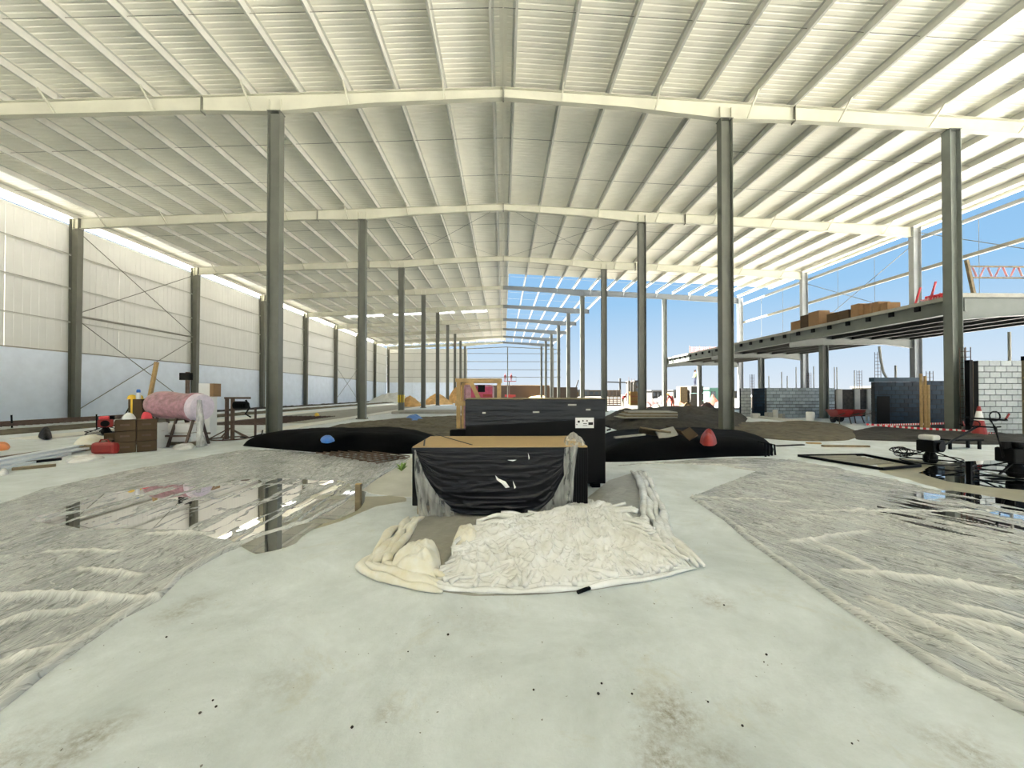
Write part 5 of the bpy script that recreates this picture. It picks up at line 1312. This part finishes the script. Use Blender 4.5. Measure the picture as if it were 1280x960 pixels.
for i in range(1, 9):
    f_ = i / 9; a = fr_[0].lerp(fr_[1], f_ * .8); b = fr_[3].lerp(fr_[2], f_ * .8); obj('cross_bar', MB().bar(a + Vector((0, 0, .025)), a.lerp(b, .8) + Vector((0, 0, .025)), .04, .03), 'girt', ff)
lay('timber_batten', (1028, 558.5), (1086, 559), .10, .05, .0, 'woodd', 'long brown timber batten on the pale slab', 'battens on the pale slab', 'batten')
lay('timber_batten', (1008, 554.5), (1026, 555), .09, .04, .0, 'wood', 'short brown timber batten on the pale slab', 'battens on the pale slab', 'batten')
lay('timber_batten', (970, 558), (1004, 556.5), .10, .03, .0, 'machine', 'black batten lying beside the broad membrane mound', 'battens on the pale slab', 'batten')
p = gnd(1132, 573); random.seed(9)
wt = thing('wire_tangle', p, 'tangle of black tie wire next to the steel frame panel', 'wire')
for i in range(9):
    c = p + Vector((random.uniform(-.15, .15), random.uniform(-.2, .2), .16)); r_ = random.uniform(.16, .28); a0 = random.uniform(0, 3); tl = random.uniform(.2, .5)
    obj('loop', MB().tube([c + Vector((r_ * math.cos(t) * math.cos(a0), r_ * math.cos(t) * math.sin(a0), tl * r_ * math.sin(t))) for t in np.linspace(0, 6.283, 17)], .008, 4), 'machine', wt)

# ================================================================== FAR BACKGROUND
def person(loc, face, label, top, legs, pose='stand', h=1.72, helmet='yellow', group=None):
    """one continuous skin-modifier body standing at loc"""
    t = thing('person', loc, label, 'person', group, rz=face); s = h / 1.72
    if pose == 'bend': J = dict(hip=(0, 0, .92), chest=(.32, 0, 1.22), neck=(.45, 0, 1.30), head=(.56, 0, 1.36), hz=1.0)
    else: J = dict(hip=(0, 0, .92), chest=(.0, 0, 1.30), neck=(0, 0, 1.46), head=(.02, 0, 1.60))
    ch = Vector(J['chest']); V = []; E = []; Rr = []
    def add(p, r, par=None):
        V.append(Vector(p) * s); Rr.append(r * s); i_ = len(V) - 1
        if par is not None: E.append((par, i_))
        return i_
    hip = add(J['hip'], .15); mid = add(Vector(J['hip']).lerp(ch, .5), .145, hip); c = add(ch, .16, mid); nk = add(J['neck'], .06, c); hd = add(J['head'], .095, nk); add(Vector(J['head']) + Vector((.02, 0, .10)), .08, hd)
    for sd_ in (-1, 1):
        sh = add(ch + Vector((0, sd_ * .19, .06)), .075, c)
        if pose == 'bend': el = add(ch + Vector((.06, sd_ * .22, -.22)), .05, sh); wr2 = add(ch + Vector((.16, sd_ * .18, -.46)), .04, el)
        else: el = add(ch + Vector((.02, sd_ * .27, -.22)), .05, sh); wr2 = add(ch + Vector((.18, sd_ * .22, -.40)), .038, el)
        hn = add(V[wr2] / s + Vector((.05, 0, -.07)), .042, wr2); add(V[hn] / s + Vector((.02, 0, -.07)), .025, hn)
        th_ = add((0.0, sd_ * .10, .82), .095, hip); kn = add((.04, sd_ * .12, .48), .068, th_); an = add((0, sd_ * .13, .09), .05, kn); add((.16, sd_ * .14, .045), .045, an)
    me = bpy.data.meshes.new('body'); me.from_pydata([tuple(v) for v in V], E, []); me.update()
    b = bpy.data.objects.new('body', me); COL.objects.link(b); b.parent = t
    sk = b.modifiers.new('skin', 'SKIN'); sk.use_smooth_shade = True
    for i_, r_ in enumerate(Rr): me.skin_vertices[0].data[i_].radius = (r_, r_)
    me.skin_vertices[0].data[0].use_root = True
    b.modifiers.new('sub', 'SUBSURF').levels = 1; b.modifiers['sub'].render_levels = 1
    m = bpy.data.materials.new('worker_clothes'); m.use_nodes = True; nt_ = m.node_tree; bs_ = nt_.nodes['Principled BSDF']
    tcn = nt_.nodes.new('ShaderNodeTexCoord'); sx = nt_.nodes.new('ShaderNodeSeparateXYZ'); nt_.links.new(tcn.outputs['Object'], sx.inputs[0])
    dv_ = nt_.nodes.new('ShaderNodeMath'); dv_.operation = 'DIVIDE'; dv_.inputs[1].default_value = 1.8 * s; nt_.links.new(sx.outputs['Z'], dv_.inputs[0])
    cr = nt_.nodes.new('ShaderNodeValToRGB'); cr.color_ramp.interpolation = 'CONSTANT'; nt_.links.new(dv_.outputs[0], cr.inputs[0])
    cr.color_ramp.elements[0].color = (.02, .02, .02, 1); cr.color_ramp.elements[1].position = .06; cr.color_ramp.elements[1].color = (*legs, 1)
    e = cr.color_ramp.elements.new(.5); e.color = (*top, 1)
    e = cr.color_ramp.elements.new((J['neck'][2] + .01) / 1.8); e.color = (.35, .20, .13, 1)
    nt_.links.new(cr.outputs[0], bs_.inputs['Base Color']); bs_.inputs['Roughness'].default_value = .8; me.materials.append(m)
    hp = Vector(J['head']) * s
    obj('helmet', MB().lathe([(.125 * s, .06 * s), (.125 * s, .09 * s), (.11 * s, .14 * s), (.06 * s, .185 * s), (.01, .195 * s)], hp, 12), helmet, t, local=True, smooth=True)
    return t
RED, NAVY = (.13, .006, .005), (.02, .025, .05)
q = onY(841, 514, 36.5); person((q.x, 36.5, -.06), 200, 'worker in bright red clothes bending over beside a steel column', RED, (.22, .04, .02), 'bend')
q = onY(778, 512, 43); person((q.x, 43, -.06), 300, 'worker in a red top bending before the orange fence', RED, (.2, .19, .15), 'bend', helmet='red')
# pallet of stone with a worker standing on top
q = onY(868, 500, 40.5)
sp2 = thing('stone_stack', (q.x, 40.5, -.06), 'tall stack of pale wrapped stone with worker on it', 'stack')
for i in range(3): obj('course', MB().rbox(q.x, 40.5, -.06 + i * .78, 1.5 - .05 * i, 1.1, .76, 3 * i), 'pale', sp2, bevel=.05)
tag(obj('timber_pack', MB().rbox(q.x - 1.25, 40.7, -.06, .8, .9, 2.25), 'woodd', bevel=.03), 'upright weathered timber pack beside the stone stack', 'timber')
person((q.x + .1, 40.5, 2.29), 180, 'worker in green top standing on the stone stack', (.09, .12, .05), NAVY, 'stand', 1.65, 'machine')
# site clutter in the sun
random.seed(31)
cl_ = [(815, 508, 38, .9, 'farpink', 'pink heap of sacks by the steel column'), (822, 512, 36, .7, 'pale', 'pale heap of sacks by the steel column'), (826, 505, 40, 1.1, 'farconc', 'grey heap of rubble behind the sacks'),
       (849, 512, 38.0, .6, 'farorange', 'orange heap beside the bending worker'), (858, 512, 37.2, .5, 'faryellow', 'ochre heap beside the stone stack'), (892, 507, 42, 1.3, 'farorange', 'round orange mesh bundle by the mezzanine column'),
       (884, 512, 38, .6, 'farpink', 'pink scrap heap by the mezzanine column'), (900, 512, 39.6, .7, 'pale', 'pale rubble heap beside the nearest inner column'), (850, 515, 35, .35, 'pale', 'white sacks on the soil bank behind the worker'), (862, 515, 35.5, .3, 'farconc', 'grey sacks on the soil bank before the stone stack')]
for px, py, Y, h, mt, lab in cl_:
    q = onY(px, py, Y); r_ = .75 if h > .4 else .42
    tag(mound('site_heap', [(q.x + r_ * math.cos(a), Y + r_ * math.sin(a)) for a in np.linspace(0, 6.28, 13)[:-1]], h, mt, int(px), 12, 36, .5, 2, 1.6, -.06), lab, 'heap', 'heaps in the sun')
# orange safety fence
fx0, fx1 = onY(757, 500, 46).x, onY(776, 500, 46).x
of = thing('safety_fence', ((fx0 + fx1) / 2, 46, -.06), 'orange mesh safety fence with stacked bands', 'fence')
for x in np.linspace(fx0, fx1, 5): obj('post', MB().box(x - .04, x + .04, 46, 46.08, -.06, 1.9), 'pale', of)
for i in range(9): obj('band', MB().box(fx0, fx1, 45.96, 45.99, .0 + i * .21, .13 + i * .21), 'farorange' if i < 4 else pm('sunlit_orange_pale', (.09, .055, .032), .8), of)  # band colours darkened against the sun falling on them
yx0, yx1 = onY(788, 500, 47).x, onY(801, 500, 47).x
yc = thing('yellow_formwork', ((yx0 + yx1) / 2, 47.3, -.06), 'bright yellow formwork panel stack by a concrete column', 'formwork')
obj('panel', MB().box(yx0, yx1, 47, 47.5, -.06, 1.7), 'faryellow', yc)
for z in (.4, 1.05): obj('waler', MB().box(yx0 - .02, yx1 + .02, 46.92, 47, z, z + .12), 'farorange', yc)
for px, top, lab in ((786, 476, 'slim raw concrete column beside the yellow formwork'), (789.5, 478, 'second slim raw concrete column behind yellow formwork'), (793, 478, 'third slim raw concrete column behind yellow formwork')):
    q = onY(px, top, 52); t = thing('concrete_column', (q.x, 52, -.06), lab, 'column', 'raw concrete columns')
    obj('shaft', MB().box(q.x - .13, q.x + .13, 51.87, 52.13, -.06, q.z), 'pale', t); obj('starter_bars', MB().cyl((q.x, 52, q.z), (q.x, 52, q.z + .5), .03, n=5), 'rebar', t)
def building(px0, px1, top, Y, mat, label, wins, roofmat=None, depth=8):
    x0, x1 = onY(px0, 490, Y).x, onY(px1, 490, Y).x; z1 = onY((px0 + px1) / 2, top, Y).z
    t = thing('building', ((x0 + x1) / 2, Y + depth / 2, -.06), label, 'building')
    obj('wall', MB().box(x0, x1, Y, Y + depth, -.06, z1), mat, t)
    obj('parapet', MB().box(x0 - .2, x1 + .2, Y - .2, Y + depth + .2, z1, z1 + .35), roofmat or mat, t)
    nx, nz = wins
    for i in range(nx):
        for j in range(nz):
            cx = x0 + (x1 - x0) * (i + .5) / nx; cz = z1 * (j + .55) / nz; wx = (x1 - x0) / nx * .26; wz = z1 / nz * .25
            wn = obj('window', MB().box(cx - wx - .08, cx + wx + .08, Y - .06, Y, cz - wz - .08, cz + wz + .08), 'farwhite', t)
            obj('pane', MB().box(cx - wx, cx + wx, Y - .1, Y - .062, cz - wz, cz + wz), 'glass', wn)
    return t
building(715, 736, 488, 190, 'farwhite', 'small white far building with two dark windows', (2, 1))
building(736, 775, 488.5, 200, 'pale', 'long low beige far building with yellow band', (6, 1), 'faryellow')
building(794, 806, 477, 110, 'brownwall', 'unfinished brown concrete tower behind the yellow formwork', (2, 3), 'farconc')
building(815, 830, 489, 120, 'farconc', 'low grey far shed behind the heaps', (3, 1))
building(842, 862, 488.5, 130, 'pale', 'pale far building seen between column and stone stack', (4, 1), 'farconc')
building(887, 905, 487, 75, 'greenbox', 'green far shed behind the round orange bundle', (2, 1))
building(905, 925, 490, 120, 'pale', 'pale far building beside the block pier', (3, 1))
building(1122, 1148, 484.5, 60, 'pale', 'low pale far building above the blue wall', (4, 1))
wl0, wl1 = onY(612, 490, 90).x, onY(722, 490, 90).x
bw = thing('site_wall', ((wl0 + wl1) / 2, 90, -.06), 'long brown rendered site wall beyond the open end', 'wall')
obj('wall_panel', MB().box(wl0, onY(687, 490, 90).x, 90, 90.4, -.06, onY(650, 482, 90).z), 'brownwall', bw)
obj('wall_panel', MB().box(onY(687, 490, 90).x, wl1, 90.2, 90.6, -.06, onY(650, 484, 90).z), 'brownwall', bw)
obj('coping', MB().box(wl0, onY(687, 490, 90).x, 89.9, 90.5, onY(650, 482, 90).z, onY(650, 481.3, 90).z), 'concgrey', bw)
q0, q1 = onY(664, 494, 86), onY(682, 494, 86)
tag(obj('soil_heap', mound('tmp', [(q0.x - 1, 85), (q1.x + 1, 85), (q1.x + 1, 88), (q0.x - 1, 88)], 1.1, 'soilorange', 3, 12, 36, .4, 1, 2).data and MB().box(q0.x, q1.x, 85.6, 85.8, 1.0, 1.12), 'farwhite'), 'white board lying on the reddish heap by the site wall', 'board')
hp_ = bpy.data.objects['tmp']; hp_.name = 'soil_heap_low'; tag(hp_, 'low reddish soil heap before the brown site wall', 'soil', kind='stuff')
# orange soil heaps inside the far bays
def cone_heap(cx, cy, r_, h, mat, label, seed):
    return tag(mound('soil_heap', [(cx + r_ * math.cos(a) * (1 + .15 * math.sin(3 * a)), cy + r_ * .8 * math.sin(a)) for a in np.linspace(0, 6.28, 17)[:-1]], h, mat, seed, 20, 60, .35, .9, 1.15), label, 'soil', kind='stuff')
q = onY(584, 495, 60); cone_heap(q.x, 60, 3.5, 3.6, 'soilorange', 'large orange soil heap behind the timber crate', 71)
q = onY(547, 500, 51.5); cone_heap(q.x, 51.5, 2.1, 1.5, 'soilorange', 'middle orange soil heap beside the inner columns', 72)
q = onY(513, 500, 43); cone_heap(q.x, 43, 1.4, 1.1, 'soilorange', 'small orange soil heap between two inner columns', 73)
q = onY(490, 497, 66); cone_heap(q.x, 66, 4.2, 1.6, 'conc', 'broad white gravel heap near the far end wall', 74)
pl = onY(540, 510, 33)
tag(obj('grey_slab', MB().rbox(pl.x + 1.0, 29.5, 0, 6.0, 3.2, .16, 2), 'concgrey', bevel=.02), 'raised grey slab section behind the soil bed', 'slab')
# boom lift with two workers beyond the end wall
YL = 86.5; q = onY(636, 477, YL)
lf = thing('boom_lift', (q.x + .5, YL, -.06), 'red boom lift basket raised beyond the open end', 'lift')
obj('base', MB().box(q.x - .9, q.x + 1.5, YL - .8, YL + .8, .35, 1.2), 'red', lf)
for dx in (-.6, 1.2):
    for dy in (-.8, .8): obj('wheel', MB().cyl((q.x + dx, YL + dy - .12, .34), (q.x + dx, YL + dy + .12, .34), .4, n=14), 'tyre', lf)
obj('mast', MB().bar((q.x + .1, YL, 1.2), (q.x + .1, YL, q.z), .22), 'pale', lf)
bz = q.z; bx0, bx1 = onY(630, 477, YL).x, onY(645, 477, YL).x
obj('basket_floor', MB().box(bx0, bx1, YL - .5, YL + .5, bz, bz + .12), 'red', lf)
for y in (YL - .5, YL + .5):
    obj('basket_rail', MB().bar((bx0, y, bz + 1.1), (bx1, y, bz + 1.1), .05), 'pale', lf)
for x in (bx0, bx1): obj('basket_post', MB().bar((x, YL - .5, bz), (x, YL - .5, bz + 1.1), .05), 'pale', lf)
for px, lab in ((631.5, 'worker in red standing at the outer end of the lift basket'), (639, 'worker in red standing at the middle of the lift basket')):
    q = onY(px, 477, YL); person((q.x, YL, bz + .12), 90 if px < 635 else 270, lab, RED, RED, 'stand', 1.6, 'red')
# tower crane and mobile crane far away
q = onY(775, 473, 240)
tc_ = thing('tower_crane', (q.x, 240, -.06), 'thin grey tower crane far beyond the orange fence', 'crane')
obj('mast', MB().box(q.x - .5, q.x + .5, 239.5, 240.5, -.06, q.z), 'farconc', tc_)
j0, j1 = onY(759, 477.5, 240), onY(784, 478.3, 240)
obj('jib', MB().bar((j0.x, 240, j0.z), (j1.x, 240, j1.z), .7), 'farconc', tc_)
q0, q1 = onY(718, 490, 170), onY(723, 475, 170)
mc_ = thing('mobile_crane', (q0.x, 170, -.06), 'small mobile crane boom above the far white building', 'crane')
obj('boom', MB().bar((q0.x, 170, q0.z), (q1.x, 170, q1.z), .45), 'farconc', mc_)
obj('cab', MB().box(q0.x - 1.6, q0.x + 1.6, 169, 171, -.06, q0.z), 'faryellow', mc_)
# small scaffold frames by the far heaps
for px0, px1, Y, lab in ((816, 829, 44, 'light scaffold frame behind the sacks'), (841, 861, 46, 'pale scaffold frame behind the bending worker')):
    a, b = onY(px0, 489, Y), onY(px1, 489, Y)
    sc_ = thing('scaffold_frame', ((a.x + b.x) / 2, Y, -.06), lab, 'scaffold', 'scaffold frames')
    for x in (a.x, (a.x + b.x) / 2, b.x): obj('standard', MB().cyl((x, Y, -.06), (x, Y, a.z), .04, n=6), 'farconc', sc_)
    for z in (.9, a.z): obj('ledger', MB().cyl((a.x, Y, z), (b.x, Y, z), .04, n=6), 'farconc', sc_)
